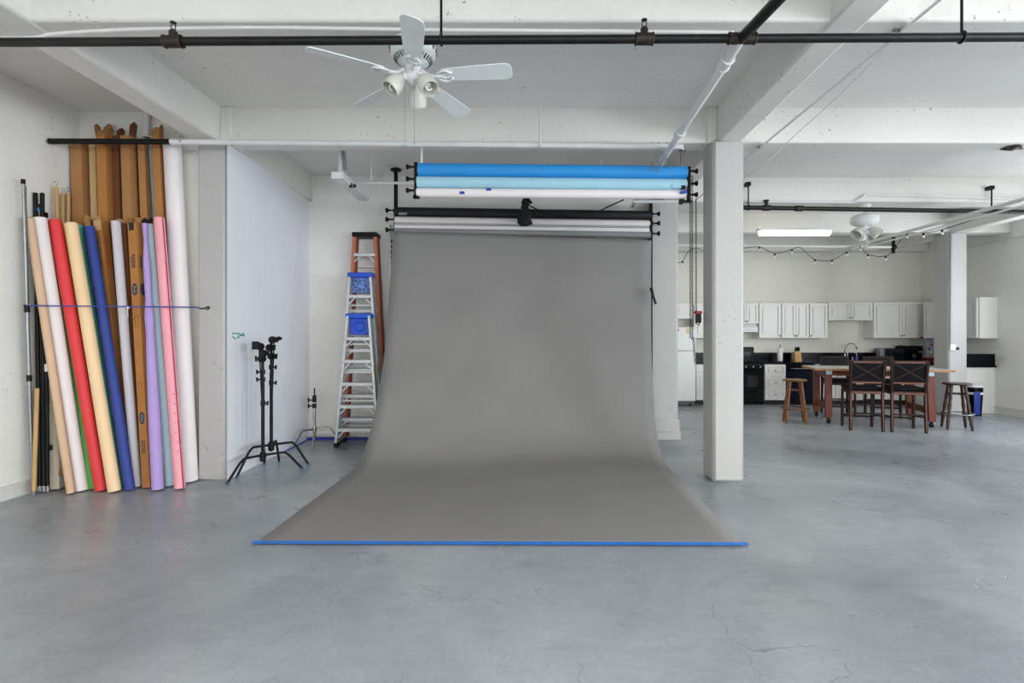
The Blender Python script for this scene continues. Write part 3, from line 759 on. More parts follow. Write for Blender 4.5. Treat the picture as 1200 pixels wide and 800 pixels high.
for i, (m, yl, yr, r, lb) in enumerate(((M_pblack, 248.0, 252.4, .063, lab[0]), (M_pwhite, 257.7, 262.0, .047, lab[1]))):
    a, b = P(463, yl, DLl), P(762 - i * 1.5, yr, DLr)
    t = thing('paper_roll', lb, 'paper roll', (a + b) / 2, 'rolls in the lower holder')
    spiral_roll(a, b, r, 2.5 + i, lip=.03).build('paper', m, t)
    MB().cyl(a - V((.02, 0, 0)), b + V((.02, 0, 0)), .028, seg=14).build('core', M_core if i else M_blk, t)
    if i == 1:
        o = V((0, -.03, -.055)); MB().bar(a + o + V((0, 0, -.035)), b + o + V((0, 0, -.035)), .07, .006).build('hanging_flap', m, t)
        MB().bar(a + o + V((0, -.004, -.012)), b + o + V((0, -.004, -.012)), .012, .008).build('clip_bar', M_galv, t)
# grey sweep
Lp = [(-1.858, 7.13, 2.88), (-1.872, 7.05, 2.3), (-1.887, 6.89, 1.5), (-1.895, 6.81, 1.18), (-1.90, 6.6, .77), (-1.91, 6.42, .48), (-1.915, 6.23, .26), (-1.92, 6.01, .10), (-1.92, 5.77, .022), (-1.925, 5.4, .006), (-1.92, 4.4, .006), (-1.915, 3.69, .006)]
Rp = [(1.676, 7.35, 2.80), (1.665, 7.33, 2.1), (1.645, 7.22, 1.39), (1.635, 7.10, .9), (1.625, 6.98, .55), (1.62, 6.88, .33), (1.612, 6.7, .14), (1.59, 6.42, .022), (1.54, 6.02, .006), (1.515, 5.3, .006), (1.50, 4.5, .006), (1.467, 3.66, .006)]
L2, R2 = catmull(Lp, 6), catmull(Rp, 6)
a, b = P(462.5, 270.2, DLl), P(762.0, 275.0, DLr)
t = thing('paper_backdrop', 'grey seamless paper sweep hanging from its roll and curving onto the floor', 'backdrop', (-.1, 5.5, 0))
spiral_roll(a, b, .046, 2.0, lip=.02).build('roll', M_paperroll, t)['label'] = 'grey paper left on the roll'
mb = MB(); NC = 24; nr = len(L2)
for i in range(nr):
    for j in range(NC + 1):
        s_ = j / NC; p = L2[i].lerp(R2[i], s_)
        f = max(0.0, min(1.0, p.z / 2.0)); rp = .012 * math.sin(s_ * 9 + i * .12) * f * min(1, i / 8) + .006 * math.sin(s_ * 21 + i * .4) * f * min(1, i / 8)
        mb.v.append(V((p.x, p.y + rp, max(.004, p.z))))
for i in range(nr - 1):
    for j in range(NC):
        q = i * (NC + 1) + j; mb.f.append([q, q + 1, q + NC + 2, q + NC + 1]); mb.m.append(0)
sh = mb.build('sheet', M_paper, t, sharp=80)
so = sh.modifiers.new('thickness', 'SOLIDIFY'); so.thickness = .0025; so.offset = 1
p0, p1 = L2[-1], R2[-1]
MB().plate([p0 + V((-.02, -.035, .0075)), p1 + V((.03, -.035, .0075)), p1 + V((.03, .012, .0075)), p0 + V((-.02, .012, .0075))], (0, 0, .002)).build('floor_tape', M_bluetape, t)['label'] = 'bright blue tape holding the front edge'
# clamp on the sheet edge
p = P(764, 347, 7.2)
t = thing('spring_clamp', 'black spring clamp gripping the edge of the grey sweep beside the column', 'clamp', p)
MB().bar(p + V((-.01, 0, .12)), p + V((.005, -.02, .02)), .035, .03).bar(p + V((.0, -.02, .04)), p + V((.045, -.03, -.11)), .03, .025).build('handle', M_blk, t, bevel=.006)
MB().bar(p + V((-.03, -.03, .10)), p + V((.01, -.03, .0)), .02, .012).build('jaw', M_cloth, t)
# black pouch light hung on the black roll with its cord
Dp_ = 7.16
t = thing('hanging_pouch', 'small black cloth pouch with cord hanging over the black paper roll', 'pouch', P(616, 250, Dp_))
mb = MB(); n = 14; prof = [(.02, 236), (.045, 238), (.05, 243), (.056, 247), (.075, 251), (.088, 256), (.096, 260), (.09, 263), (.05, 264)]
o = 0
for i, (r, y) in enumerate(prof):
    c = P(615.5 - (y - 250) * .05, y, Dp_ - .06)
    for k_ in range(n):
        th = 2 * PI * k_ / n; rr = r * (1 + .13 * math.sin(3 * th + i) * (i > 2)); mb.v.append(c + V((rr * math.cos(th) + .012 * math.sin(i * 2 + k_), .5 * rr * math.sin(th), .008 * math.sin(k_ * 2.1))))
for i in range(len(prof) - 1):
    for k_ in range(n): mb.f.append([i * n + k_, i * n + (k_ + 1) % n, (i + 1) * n + (k_ + 1) % n, (i + 1) * n + k_]); mb.m.append(0)
mb.f.append(list(range(n))[::-1]); mb.m.append(0); mb.f.append([(len(prof) - 1) * n + k_ for k_ in range(n)]); mb.m.append(0)
mb.build('bag', M_cloth, t, sharp=60)
MB().tube(catmull([P(613, 239, Dp_ - .05), P(616, 233, Dp_ - .05), P(620, 235, Dp_ - .05), P(623, 238, Dp_ - .03)], 5), [.03] * 5 + [.024] * 6 + [.018] * 5, 8).build('hook', M_blk, t)
pts = [P(619, 240, Dp_ - .08), P(625, 243, Dp_ - .08), P(631, 246, Dp_ - .09), P(645, 250.5, Dp_ - .085), P(665, 253, Dp_ - .08), P(688, 252.5, Dp_ - .03), P(703, 247, Dp_ + .05), P(715, 241, Dp_ + .2), P(731, 234, 7.3)]
MB().tube(catmull(pts, 5), .009, 6).build('cord', M_blk, t)

# ================================================================== ladders in the alcove
def ladder(name, label, pts, D, lean, depth, railm, rearm, capm, steps, tray=None, rail=(.03, .075), tread=.085, nrear=5, capd=.16, rearx=.0):
    (xlt, xrt, yt), (xlb, xrb, yb) = pts
    tl, tr = P(xlt, yt, D + lean), P(xrt, yt, D + lean)
    bl, br = V((X(xlb, D), D, .01)), V((X(xrb, D), D, .01))
    t = thing(name, label, 'ladder', (bl + br) / 2, 'step ladders leaning in the alcove')
    for a, b in ((bl, tl), (br, tr)):
        r_ = MB().bar(a + V((0, 0, .03)), b, rail[0], rail[1]).build('front_rail', railm, t, bevel=.004)
        MB().bar(a, a + V((0, 0, .06)), rail[0] + .012, rail[1] + .012).build('foot', M_rubber, r_, bevel=.004)
    off = V((rearx, depth, 0)); offt = V((rearx * .3, depth * .75, 0))
    for a, b in ((bl, tl), (br, tr)):
        MB().bar(a + off + V((0, 0, .05)), b + offt, rail[0] * .9, rail[1] * .6).build('rear_rail', rearm, t, bevel=.003)
    hgt = tl.z
    for i in range(nrear):
        f = (i + .6) / (nrear + .6); a, b = (bl + off).lerp(tl + offt, f), (br + off).lerp(tr + offt, f)
        MB().bar(a, b, .02, .03).build('rear_rung', M_alu, t)
    for z in steps:
        f = z / hgt; a, b = bl.lerp(tl, f), br.lerp(tr, f)
        mb = MB(); c = (a + b) / 2
        mb.box(a.x + .01, b.x - .01, c.y - tread / 2, c.y + tread / 2, c.z - .012, c.z + .012)
        mb.box(a.x + .01, b.x - .01, c.y - tread / 2 - .004, c.y - tread / 2 + .012, c.z - .034, c.z + .012)
        st = mb.build('step', M_alu, t, bevel=.004)
        br_ = MB()
        for q, s_ in ((a, 1), (b, -1)): br_.bar(q + V((s_ * .01, -.02, -.11)), q + V((s_ * .10, -.02, -.02)), .016, .012)
        br_.build('brace', M_alu, st)
    cz = (tl + tr) / 2
    w_ = (tr.x - tl.x)
    MB().box(tl.x - .03, tr.x + .03, cz.y - capd * .4, cz.y + capd * .6 + depth * .5, cz.z - .035, cz.z + .03).build('top_cap', capm, t, bevel=.012)
    if tray:
        m, z0, z1 = tray
        f = (z0 + z1) / 2 / hgt; c = bl.lerp(tl, f)
        mb = MB().box(tl.x + .015, tr.x - .03, c.y + .04, c.y + .07, z0, z1)
        mb.torus(V(((tl.x + tr.x) / 2, c.y + .035, (z0 + z1) / 2)), (0, 1, 0), .06, .01, 18, 6)
        mb.build('tray', m, t, bevel=.01)
    return t, bl, br, tl, tr
zs = lambda y, D: Z(y, D)
tC = ladder('step_ladder', 'tall orange fibreglass step ladder with black cap, behind the two aluminium ones', ((416, 440, 275), (403.5, 451, 517)), 7.34, .05, .13, M_fiber, M_fiberred, M_blk, [zs(y, 7.38) for y in (298, 331, 364, 397, 430, 463, 493)], None, (.045, .075), .08, 6, .14)
tB = ladder('step_ladder', 'middle aluminium step ladder with blue cap and paint-splattered tray', ((410.5, 434.5, 322), (397, 449, 520)), 7.13, .04, .08, M_alu, M_alu, M_blueplastic, [zs(y, 7.2) for y in (347, 378, 410, 433, 463, 490)], (M_speckle, zs(343, 7.2), zs(325, 7.2)), (.035, .07), .08, 5, .10)
tA = ladder('step_ladder', 'front shorter aluminium step ladder with clean blue cap and tray', ((408, 433, 370), (394, 444, 524)), 6.96, .05, .075, M_alu, M_alu, M_blueplastic, [zs(y, 7.03) for y in (396, 422.5, 449, 475, 502)], (M_blueplastic, zs(392, 7.03), zs(373, 7.03)), (.035, .07), .10, 4, .08)
t = tA[0]
MB().box(X(442, 7.0), X(442, 7.0) + .004, 6.965, 7.03, .95, 1.10).box(X(443.5, 7.0), X(443.5, 7.0) + .004, 6.965, 7.03, .62, .78).build('sticker', mat('yellow_sticker', (206, 204, 120), .6), t)
MB().box(X(414, 6.9), X(424, 6.9), 6.955, 6.96, Z(397.6, 6.96), Z(396, 6.96)).build('red_label', M_red, t)

# ================================================================== light stands
def bent_leg(mb, hub, foot, r=.013, drop=.55):
    hub, foot = V(hub), V(foot); d = foot - hub; k1 = hub + V((d.x * drop, d.y * drop, .015)); k2 = hub + V((d.x * (drop + .1), d.y * (drop + .1), -.02))
    mb.tube([hub, hub.lerp(k1, .9), k1 + V((0, 0, -.003)), k2, foot], r, 10)
def grip_head(parent, p, sx=1, r=.036):
    p = V(p); h = MB(); h.cyl(p + V((0, -.028, 0)), p + V((0, .028, 0)), r, seg=16).cyl(p + V((0, -.036, 0)), p + V((0, -.028, 0)), r * .8, seg=16)
    h.torus(p + V((0, -.004, 0)), (0, 1, 0), r, .004, 16, 6)
    o = h.build('grip_head', M_blk, parent)
    k_ = MB(); k_.cyl(p, p + V((sx * .055, -.01, .002)), .008, seg=8).bar(p + V((sx * .055, -.01, -.028)), p + V((sx * .06, -.01, .03)), .014, .016)
    k_.build('handle', M_blk, o)
def cstand(label, hubx, huby, hubz, ztop, legs, knobs, heads, group):
    hub = V((hubx, huby, hubz)); t = thing('light_stand', label, 'light stand', (hubx, huby, 0), group)
    MB().cyl((hubx, huby, hubz - .07), (hubx, huby, ztop * .76), .0175, seg=14).build('lower_tube', M_blk, t)
    MB().cyl((hubx, huby, ztop * .7), (hubx, huby, ztop), .0135, seg=12).build('upper_tube', M_blk, t)
    MB().cyl((hubx, huby, hubz - .06), (hubx, huby, hubz + .03), .03, seg=14).cyl((hubx, huby, hubz - .02), (hubx, huby, hubz + .0), .036, seg=14).build('leg_collar', M_blk, t)
    for f in legs:
        mb = MB(); bent_leg(mb, hub, f); l = mb.build('leg', M_blk, t)
        MB().cyl(V(f), V(f) + (hub - V(f)) * .05, .016, seg=10).build('foot_pad', mat('foot_blue', (60, 110, 140), .5), l)
    for (z, s_) in knobs:
        mb = MB().cyl((hubx, huby, z - .025), (hubx, huby, z + .025), .024, seg=12).cyl((hubx, huby, z), (hubx + s_ * .05, huby - .01, z), .008, seg=8).bar((hubx + s_ * .052, huby - .01, z - .022), (hubx + s_ * .058, huby - .01, z + .022), .014, .018)
        mb.build('locking_knob', M_blk, t)
    for (dx, dy, z, s_) in heads: grip_head(t, (hubx + dx, huby + dy, z), s_)
    return t
h1 = V((-2.836, 5.60, .20))
t = cstand('black light stand with the lower head, nearer the white partition edge', h1.x, h1.y, h1.z, 1.27,
           [FL(266, 568) + V((0, 0, .013)), FL(355, 551) + V((0, 0, .013)), V((-3.02, 6.0, .013))],
           [(1.08, -1), (1.0, -1), (.75, 1)], [(.0, -.02, 1.22, -1), (-.02, -.02, 1.35, -1), (.03, -.05, 1.28, 1)], 'nested black light stands')
MB().cyl((h1.x - .02, h1.y - .03, 1.35), (h1.x + .02, h1.y - .03, .42), .008, seg=8).build('grip_arm', M_blk, t)
MB().cbox((h1.x - .055, h1.y - .04, 1.36), .06, .05, .085).cyl((h1.x - .02, h1.y - .02, 1.25), (h1.x - .02, h1.y - .02, 1.36), .014, seg=10).build('mounting_block', M_blk, t, bevel=.006)
h2 = V((-2.845, 5.80, .27))
t = cstand('black light stand with the higher head, nearer the ladders', h2.x, h2.y, h2.z, 1.40,
           [FL(277, 561) + V((0, 0, .013)), FL(362, 546.5) + V((0, 0, .013)), V((-2.9, 6.1, .013))],
           [(1.12, 1), (.95, 1)], [(.03, -.03, 1.42, 1), (.0, -.03, 1.335, 1), (.02, -.03, 1.24, 1)], 'nested black light stands')
MB().cyl((h2.x + .05, h2.y - .04, 1.42), (h2.x + .02, h2.y - .04, .48), .008, seg=8).build('grip_arm', M_blk, t)
MB().cyl((h2.x + .03, h2.y - .05, 1.43), (h2.x + .15, h2.y - .08, 1.435), .013, seg=10).cyl((h2.x + .1, h2.y - .07, 1.433), (h2.x + .13, h2.y - .075, 1.434), .022, seg=10).build('spigot', M_blk, t)
# short chrome stand near the alcove wall
hx = V((X(368.5, 7.22), 7.22, 0))
t = thing('light_stand', 'short chrome light stand at the foot of the alcove wall', 'light stand', hx)
MB().cyl(hx + V((0, 0, .06)), hx + V((0, 0, .62)), .0185, seg=14).build('tube', M_chrome, t)
MB().cyl(hx + V((0, 0, .60)), hx + V((0, 0, .66)), .026, seg=12).cyl(hx + V((0, 0, .66)), hx + V((0, 0, .76)), .010, seg=8).cyl(hx, hx + V((-.08, -.02, .0)) + V((0, 0, 0)), .001, seg=4).build('stud', M_blk, t)
mb = MB()
for z in (.52, .60): mb.cyl(hx + V((0, 0, z)), hx + V((-.07, -.02, z)), .009, seg=8).bar(hx + V((-.07, -.02, z - .03)), hx + V((-.075, -.02, z + .03)), .016, .02).cyl(hx + V((0, 0, z - .03)), hx + V((0, 0, z + .03)), .027, seg=12)
mb.build('locking_knob', M_blk, t)
for f in (FL(343, 526) + V((0, 0, .013)), hx + V((.3, .13, .013)), hx + V((.13, -.36, .013))):
    if f.x > hx.x + .2: f = hx + V((.32, .12, .013))
    mb = MB(); bent_leg(mb, hx + V((0, 0, .20)), f, .013); mb.build('leg', M_chrome, t)
MB().cyl(hx + V((0, 0, .15)), hx + V((0, 0, .24)), .028, seg=12).build('leg_collar', M_chrome, t)
# marker scribble on the partition
xs = lambda y: -3.075 - (y - 5.36) * (.105 / 2.24) + .002
mb = MB()
def sc(pts):
    mb.tube([V((xs(y), y, z)) for y, z in pts], .006, 5)
y0 = F * 3.1 / (622 - 269.5)
sc([(y0, 1.485), (y0 + .06, 1.488)]); sc([(y0 + .01, 1.455), (y0 + .05, 1.43), (y0 + .07, 1.435)]); sc([(y0 + .08, 1.482), (y0 + .14, 1.487), (y0 + .12, 1.478)])
sc([(y0 + .10, 1.445), (y0 + .13, 1.44), (y0 + .14, 1.455)]); sc([(y0 + .15, 1.46), (y0 + .17, 1.48), (y0 + .185, 1.462)]); sc([(y0 + .2, 1.46), (y0 + .215, 1.49), (y0 + .235, 1.46)]); sc([(y0 + .24, 1.488), (y0 + .25, 1.455)])
tag(mb.build('marker_scribble', M_green_ink), 'small green marker scribble on the white partition', 'scribble')

# ================================================================== paper rolls and boxes in the left bay
G1 = 'paper rolls leaning in the left bay'; G2 = 'cardboard roll boxes in the left bay'
def lean(top, Dt, bot, Db):
    p0 = V((X(bot, Db), Db, .012)); p1 = P(top[0], top[1], Dt)
    return p0, p1
def roll(label, top, Dt, botx, Db, wpx, m, core=True, name='paper_roll', group=G1, seam=.8, lip=.05):
    p0, p1 = lean(top, Dt, botx, Db)
    r = wpx / 2 * Db / F / 1.3
    t = thing(name, label, 'paper roll', p0, group)
    spiral_roll(p0, p1, r, seam, lip=lip).build('paper', m, t)
    if core:
        d = (p1 - p0).normalized()
        MB().cyl(p0 + d * .004, p1 + d * .008, r * .62, seg=14).build('core', M_core, t)
    return t, p0, p1, r
roll('narrow tan paper roll at the wall end of the front row', (34.5, 256), 4.82, 83, 4.87, 10.5, M_kraft)
roll('white paper roll standing between the tan and the red rolls', (46.5, 255.5), 4.90, 96, 4.965, 17, M_pwhite, seam=2.4)
t, p0, p1, r = roll('green paper roll mostly hidden between white and red rolls', (57, 262), 5.07, 109, 5.015, 11, M_pgreen)
d = (p1 - p0).normalized(); o = V((-.020, -.036, 0)); MB().bar(p0 + o, p0 + o + d * 1.6, .018, .006).build('curled_edge', M_plime, t)['label'] = 'pale green curled sheet edge'
t, p0, p1, r = roll('bright red paper roll in the front row', (64.5, 258), 5.0, 119, 4.96, 16.5, M_pred)
roll('yellow paper roll showing as a strip between red and peach', (75.5, 263), 5.17, 123.5, 5.08, 14, M_pyellow)
roll('peach paper roll, thick, standing beside the teal strip', (83.5, 262), 5.02, 134.5, 4.93, 17, M_ppeach)
t, p0, p1, r = roll('teal paper roll showing as a strip between peach and navy', (92, 264.5), 5.2, 139.5, 5.02, 11, M_pteal)
c = p0.lerp(p1, .22); MB().bar(c + V((.035, -.048, -.03)), c + V((.03, -.05, .03)), .02, .003).build('torn_tab', M_pwhite, t)
roll('navy blue paper roll in the front row', (105, 266), 5.13, 152.5, 4.98, 13.5, M_pnavy)
roll('grey lilac paper roll between two cardboard boxes', (136, 259.5), 5.14, 160.5, 5.09, 13.5, M_plav, seam=2.3, lip=.12)
roll('pink paper roll with a crimson edge at the column end', (186.5, 255.5), 5.12, 211, 5.03, 15, M_ppink)
o_ = [x for x in bpy.data.objects if x.get('label', '').startswith('pink paper roll')][0]
p0, p1 = lean((186.5, 255.5), 5.12, 211, 5.03); d = (p1 - p0).normalized(); o = V((.047, -.018, 0))
mb = MB()
for i in range(12):
    f0, f1 = i / 12, (i + 1) / 12; L = (p1 - p0).length
    mb.bar(p0 + o + d * L * f0, p0 + o + d * L * f1, .003 + .005 * random.random(), .010)
mb.build('crimson_edge', M_pcrim, o_)['label'] = 'crimson sheet edge'
mb = MB()
for i in range(7):
    c = p0 + d * (.35 + i * .09) + V((.022 + .012 * random.random(), -.045, 0)); mb.bar(c, c + V((.012, .004, .012)), .004, .003)
mb.build('tears', M_pcrim, o_)
roll('tall white paper roll, longest, beside the column', (202, 166.5), 5.33, 222, 5.30, 25.5, M_pwhite, seam=2.6, lip=.08)
roll('thin slate grey tube standing between tall cardboard boxes', (177.5, 172), 5.33, 200, 5.33, 6.5, M_pgray, core=False, name='cardboard_tube')
roll('pale blue paper roll between the purple and pink rolls', (174.5, 263), 5.19, 198.5, 5.12, 11, M_plblue)
# purple sheet wound to a taper around its core
p0, p1 = lean((169.8, 262), 5.12, 185, 4.99)
t = thing('paper_roll', 'purple paper roll tapering to a torn narrow top', 'paper roll', p0, G1)
mb = MB(); n = 18; rows_ = 15
a, u, v = axes(p1 - p0)
for i in range(rows_):
    f = i / (rows_ - 1); c = p0.lerp(p1, f); r = .050 - .030 * max(0, (f - .25) / .75) + (.006 * math.sin(i * 2.3) if f > .5 else 0)
    for k_ in range(n):
        th = 2 * PI * k_ / n; mb.v.append(c + (u * math.cos(th) + v * math.sin(th)) * r)
for i in range(rows_ - 1):
    for k_ in range(n): mb.f.append([i * n + k_, i * n + (k_ + 1) % n, (i + 1) * n + (k_ + 1) % n, (i + 1) * n + k_]); mb.m.append(0)
mb.f.append(list(range(n))[::-1]); mb.m.append(0); mb.f.append([(rows_ - 1) * n + k_ for k_ in range(n)]); mb.m.append(0)
mb.build('paper', M_ppurple, t)
MB().cyl(p0, p1 + (p1 - p0).normalized() * .006, .012, seg=10).build('core', M_core, t)
# cream roll with a torn foot, black tape
p0, p1 = lean((59.5, 405), 5.03, 66, 5.03)
t = thing('paper_roll', 'cream paper roll with torn wrapping at its foot', 'paper roll', p0, G1)
spiral_roll(p0, p1, .044, 1.0, lip=.08).build('paper', M_pcream, t)
mb = MB(); mb.bar(p0 + V((0, 0, .0)), p0 + V((-.005, 0, .19)), .10, .094, .2)
mb.build('torn_wrapper', M_pcream, t)
c = p0.lerp(p1, .29); mb = MB().bar(c + V((-.05, -.048, 0)), c + V((.025, -.052, .004)), .05, .004); mb.build('tape', M_btape, t)['label'] = 'black tape'
mb = MB()
for i in range(5): q = p0 + V((.05 + .012 * random.random(), -.045 + .01 * i, .14 + .02 * i)); mb.plate([q, q + V((.03, -.005, -.02)), q + V((.02, .0, .05))], (0, .004, 0))
mb.build('torn_card', M_core, t)

def rbox(label, top, Dt, botx, Db, half, rot, m, m2=None, flaps=(), group=G2):
    """square-section cardboard tube box, turned about its axis"""
    p0, p1 = lean(top, Dt, botx, Db); t = thing('cardboard_box', label, 'box', p0, group)
    a, u, v = axes(p1 - p0)
    mb = MB().bar(p0, p1, half * 2, half * 2, rot); mb.build('carton', m, t, bevel=.003)
    c, s_ = math.cos(rot), math.sin(rot); e1 = u * c + v * s_; e2 = v * c - u * s_
    mm = m2 or m
    for (e, L, tilt, wv) in flaps:
        n_ = {0: e1, 1: -e1, 2: e2, 3: -e2}[e]; sd = n_.cross(a)
        b0 = p1 + n_ * half - sd * half * .95; b1 = p1 + n_ * half + sd * half * .95
        top_ = (a * math.cos(tilt) + n_ * math.sin(tilt)) * L
        k1, k2 = b0 + top_ * (.8 + .2 * wv), b1 + top_ * (1.0 - .3 * wv)
        mid = (b0 + b1) / 2 + top_ * (1.05 + .1 * wv)
        MB().plate([b0, b1, k2, mid, k1], n_ * .004).build('flap', mm, t)
    return t, p0, p1, a, e1, e2, half
q45 = math.radians(45)
B = []
rbox('tall brown cardboard box against the wall corner', (94, 167), 5.37, 102, 5.36, .054, 0.0, M_card)
rbox('narrow pale cardboard box in the tall back row', (109.5, 166), 5.40, 122, 5.38, .030, .2, M_tape)
rbox('tall orange brown cardboard box with high torn flaps', (121.5, 161), 5.33, 133, 5.31, .045, math.radians(3), M_card2, M_card, [(0, .13, .1, .2), (2, .08, -.5, .5), (3, .16, .15, .1), (1, .09, .3, .7)])
rbox('cardboard box in dark brown for the shaded gap of the tall row', (137.5, 160), 5.412, 148.5, 5.41, .036, math.radians(0), M_card3, M_card3, [(3, .09, .0, .2), (1, .08, .2, .4)])  # dark board colour stands in for the shaded gap in the row
rbox('tall tan cardboard box with a curved flap', (150, 160), 5.33, 163.5, 5.31, .046, math.radians(-4), M_card, M_card3, [(1, .13, .15, .8), (3, .04, .9, .1)])
rbox('tall tan cardboard box next to the slate grey tube', (167.5, 165), 5.36, 183, 5.34, .034, math.radians(2), M_card)
rbox('tall cardboard box with rounded flaps beside the tall white roll', (184.5, 160), 5.31, 203, 5.27, .036, math.radians(4), M_card2, M_card, [(1, .11, .05, .9), (2, .09, -.3, .6), (3, .10, .1, .3)])
rbox('added narrow dark box for the shade between the curved flap box and its neighbour', (159, 166), 5.415, 173, 5.41, .030, 0.0, M_card3)  # added filler, its dark board stands for shading between the boxes
# front boxes
t, p0, p1, a, e1, e2, hf = rbox('cardboard box lettered TOP LOAD ONLY beside the navy roll', (118, 259), 5.222, 150, 5.17, .041, math.radians(-6), M_card2, M_tape, [(2, .05, 1.2, .2), (0, .05, -.2, .4)])
L = (p1 - p0).length
text('TOP LOAD ONLY', t, p0 + a * (L - .30) + e2 * (hf + .001), a, e2.cross(a), .046, M_btape)
text('TOP LOAD ONLY', t, p0 + a * (L - .30) - e1 * (hf + .001), a, (-e1).cross(a), .046, M_red_ink)
MB().bar(p1 - a * .10 + e2 * (hf + .001), p1 + e2 * (hf + .001), .07, .002, math.radians(-6)).build('tape', M_tape, t)['label'] = 'pale tape at the top'
t, p0, p1, a, e1, e2, hf = rbox('cardboard box with dark oval emblems beside the purple roll', (158.3, 262), 5.16, 175.5, 5.07, .043, math.radians(-8), M_card2, M_card, [(0, .06, .2, .3), (2, .06, 1.3, .1), (1, .05, .1, .6)])
L = (p1 - p0).length
for en, shift in ((e2, 0), (-e1, .0)):
    sd = en.cross(a)
    for f in (.745, .26):
        c = p0 + a * (L * f) + en * (hf + .0012); mb = MB(); n = 20
        mb.plate([c + a * .058 * math.sin(2 * PI * i / n) + sd * .028 * math.cos(2 * PI * i / n) for i in range(n)], en * .001)
        ov = mb.build('oval_emblem', M_ink, t)
        mk = MB()
        for i in range(5):
            q = c + a * (-.032 + .016 * i) + en * .0018; w_ = .014 if i in (0, 4) else .019
            mk.bar(q - sd * w_ + a * random.uniform(-.004, .004), q + sd * w_, .004, .0012)
        mk.build('emblem_mark', mat('emblem_grey', (170, 176, 190), .7), ov)
    for f in (.635, .385):
        c = p0 + a * (L * f) + en * (hf + .0012); mb = MB()
        for q0_, q1_ in (((-.028, .0), (0, .03)), ((0, .03), (.028, 0)), ((-.016, 0), (-.016, -.06)), ((.016, 0), (.016, -.06)), ((-.028, 0), (-.016, 0)), ((.016, 0), (.028, 0)), ((-.03, -.085), (.03, -.085))):
            mb.bar(c + sd * q0_[0] + a * q0_[1], c + sd * q1_[0] + a * q1_[1], .004, .0012)
        mb.build('arrow_print', M_card3, t)
    for f in (.855, .155):
        for rw in range(3):
            c = p0 + a * (L * f) + en * (hf + .001) + sd * (.014 - .014 * rw); mb = MB()
            s0 = -.07
            for i in range(5):
                l_ = random.uniform(.012, .026); mb.bar(c + a * s0, c + a * (s0 + l_), .008, .0012); s0 += l_ + .007
            mb.build('small_print', M_ink, t)
MB().bar(p1 + e2 * (hf + .001) - a * .075, p1 + e2 * (hf + .001) + a * .02, .05, .003, math.radians(-8)).build('tape', M_btape, t)['label'] = 'black tape at the top'
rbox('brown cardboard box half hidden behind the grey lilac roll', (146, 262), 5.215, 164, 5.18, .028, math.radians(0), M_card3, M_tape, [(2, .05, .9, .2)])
rbox('short cardboard box with open flaps behind the navy roll', (104, 262), 5.25, 120, 5.25, .026, math.radians(20), M_card, M_card, [(0, .07, .2, .6), (1, .06, .0, .5), (2, .07, .3, .9)])
# crumpled black wrapping on the pale blue roll
p = P(167, 260, 5.18); mb = MB()
for i in range(7):
    q = p + V((random.uniform(-.06, .06), random.uniform(-.03, .03), random.uniform(-.02, .015)))
    mb.plate([q, q + V((.05, .01, .012)), q + V((.03, .02, .045)), q + V((-.02, .01, .02))], (0, .006, .004))
tag(mb.build('crumpled_wrap', M_btape, origin=p), 'crumpled black plastic wrap poking up behind the purple roll', 'wrap')

# poles and stands by the left wall
def pole(name, label, cat, parts, group=None):
    base = parts[0][1][0]; t = thing(name, label, cat, base, group)
    for nm, pts, r, m in parts: MB().tube(pts, r, 10).build(nm, m, t)
    return t
a, b = V((X(38.5, 4.86), 4.86, .02)), P(27, 210, 4.76)
t = pole('boom_pole', 'silver telescopic pole with black tip beside the left wall', 'pole', [('tube', [a, a.lerp(b, .58)], .016, M_galv), ('upper_tube', [a.lerp(b, .55), b], .012, M_galv)])
MB().cyl(a.lerp(b, .985), b, .017, seg=10).build('tip', M_blk, t)
for f in (.36, .58): MB().cyl(a.lerp(b, f), a.lerp(b, f + .02), .02, seg=10).build('collar', M_blk, t)
a2, b2 = a + V((.03, -.01, 0)), b + V((.035, -.01, -.06)); MB().tube([a2.lerp(b2, .62), b2], .004, 6).build('wire', M_chain, t)
G3 = 'black stand tubes by the left wall'
for i, (bx, tx, ty, D, lb, r) in enumerate(((46.5, 41.5, 226, (4.90, 4.95), 'black stand tube with flat top next to the silver pole', .018), (51.5, 49.5, 228, (4.90, 4.96), 'black stand tube with round top next to the wooden poles', .018), (56, 54.5, 400, (4.90, 4.89), 'shorter black stand tube against the tan roll', .015))):
    a, b = V((X(bx, D[0]), D[0], .02)), P(tx, ty, D[1])
    t = thing('stand_tube', lb, 'stand', a, G3)
    MB().cyl(a, b, r, seg=12).build('tube', M_blk, t)
    for f in (.3, .62): MB().cyl(a.lerp(b, f), a.lerp(b, f + .018), r + .002, seg=12).build('collar', M_blk, t)
    MB().cyl(a, a + V((0, 0, .05)), r + .001, seg=12).build('foot', M_chrome, t)
    if i == 1: MB().ball(b, .02, 10).build('tip', M_blk, t)
    if i == 1:
        q = P(46, 246, 4.94); MB().cyl(q, q + V((0, -.012, 0)), .012, seg=10).build('blue_button', M_bluetape, t)['label'] = 'blue button'
        MB().cbox(P(53, 252, 4.985), .03, .03, .05).cyl(P(49.5, 252, 4.98), P(45.5, 239, 4.95), .008, seg=8).build('clamp', M_blk, t)
    if i == 2:
        MB().cyl(a.lerp(b, .80), a.lerp(b, .85), .0165, seg=10).build('white_band', M_white, t)
G4 = 'wooden poles with screw hooks'
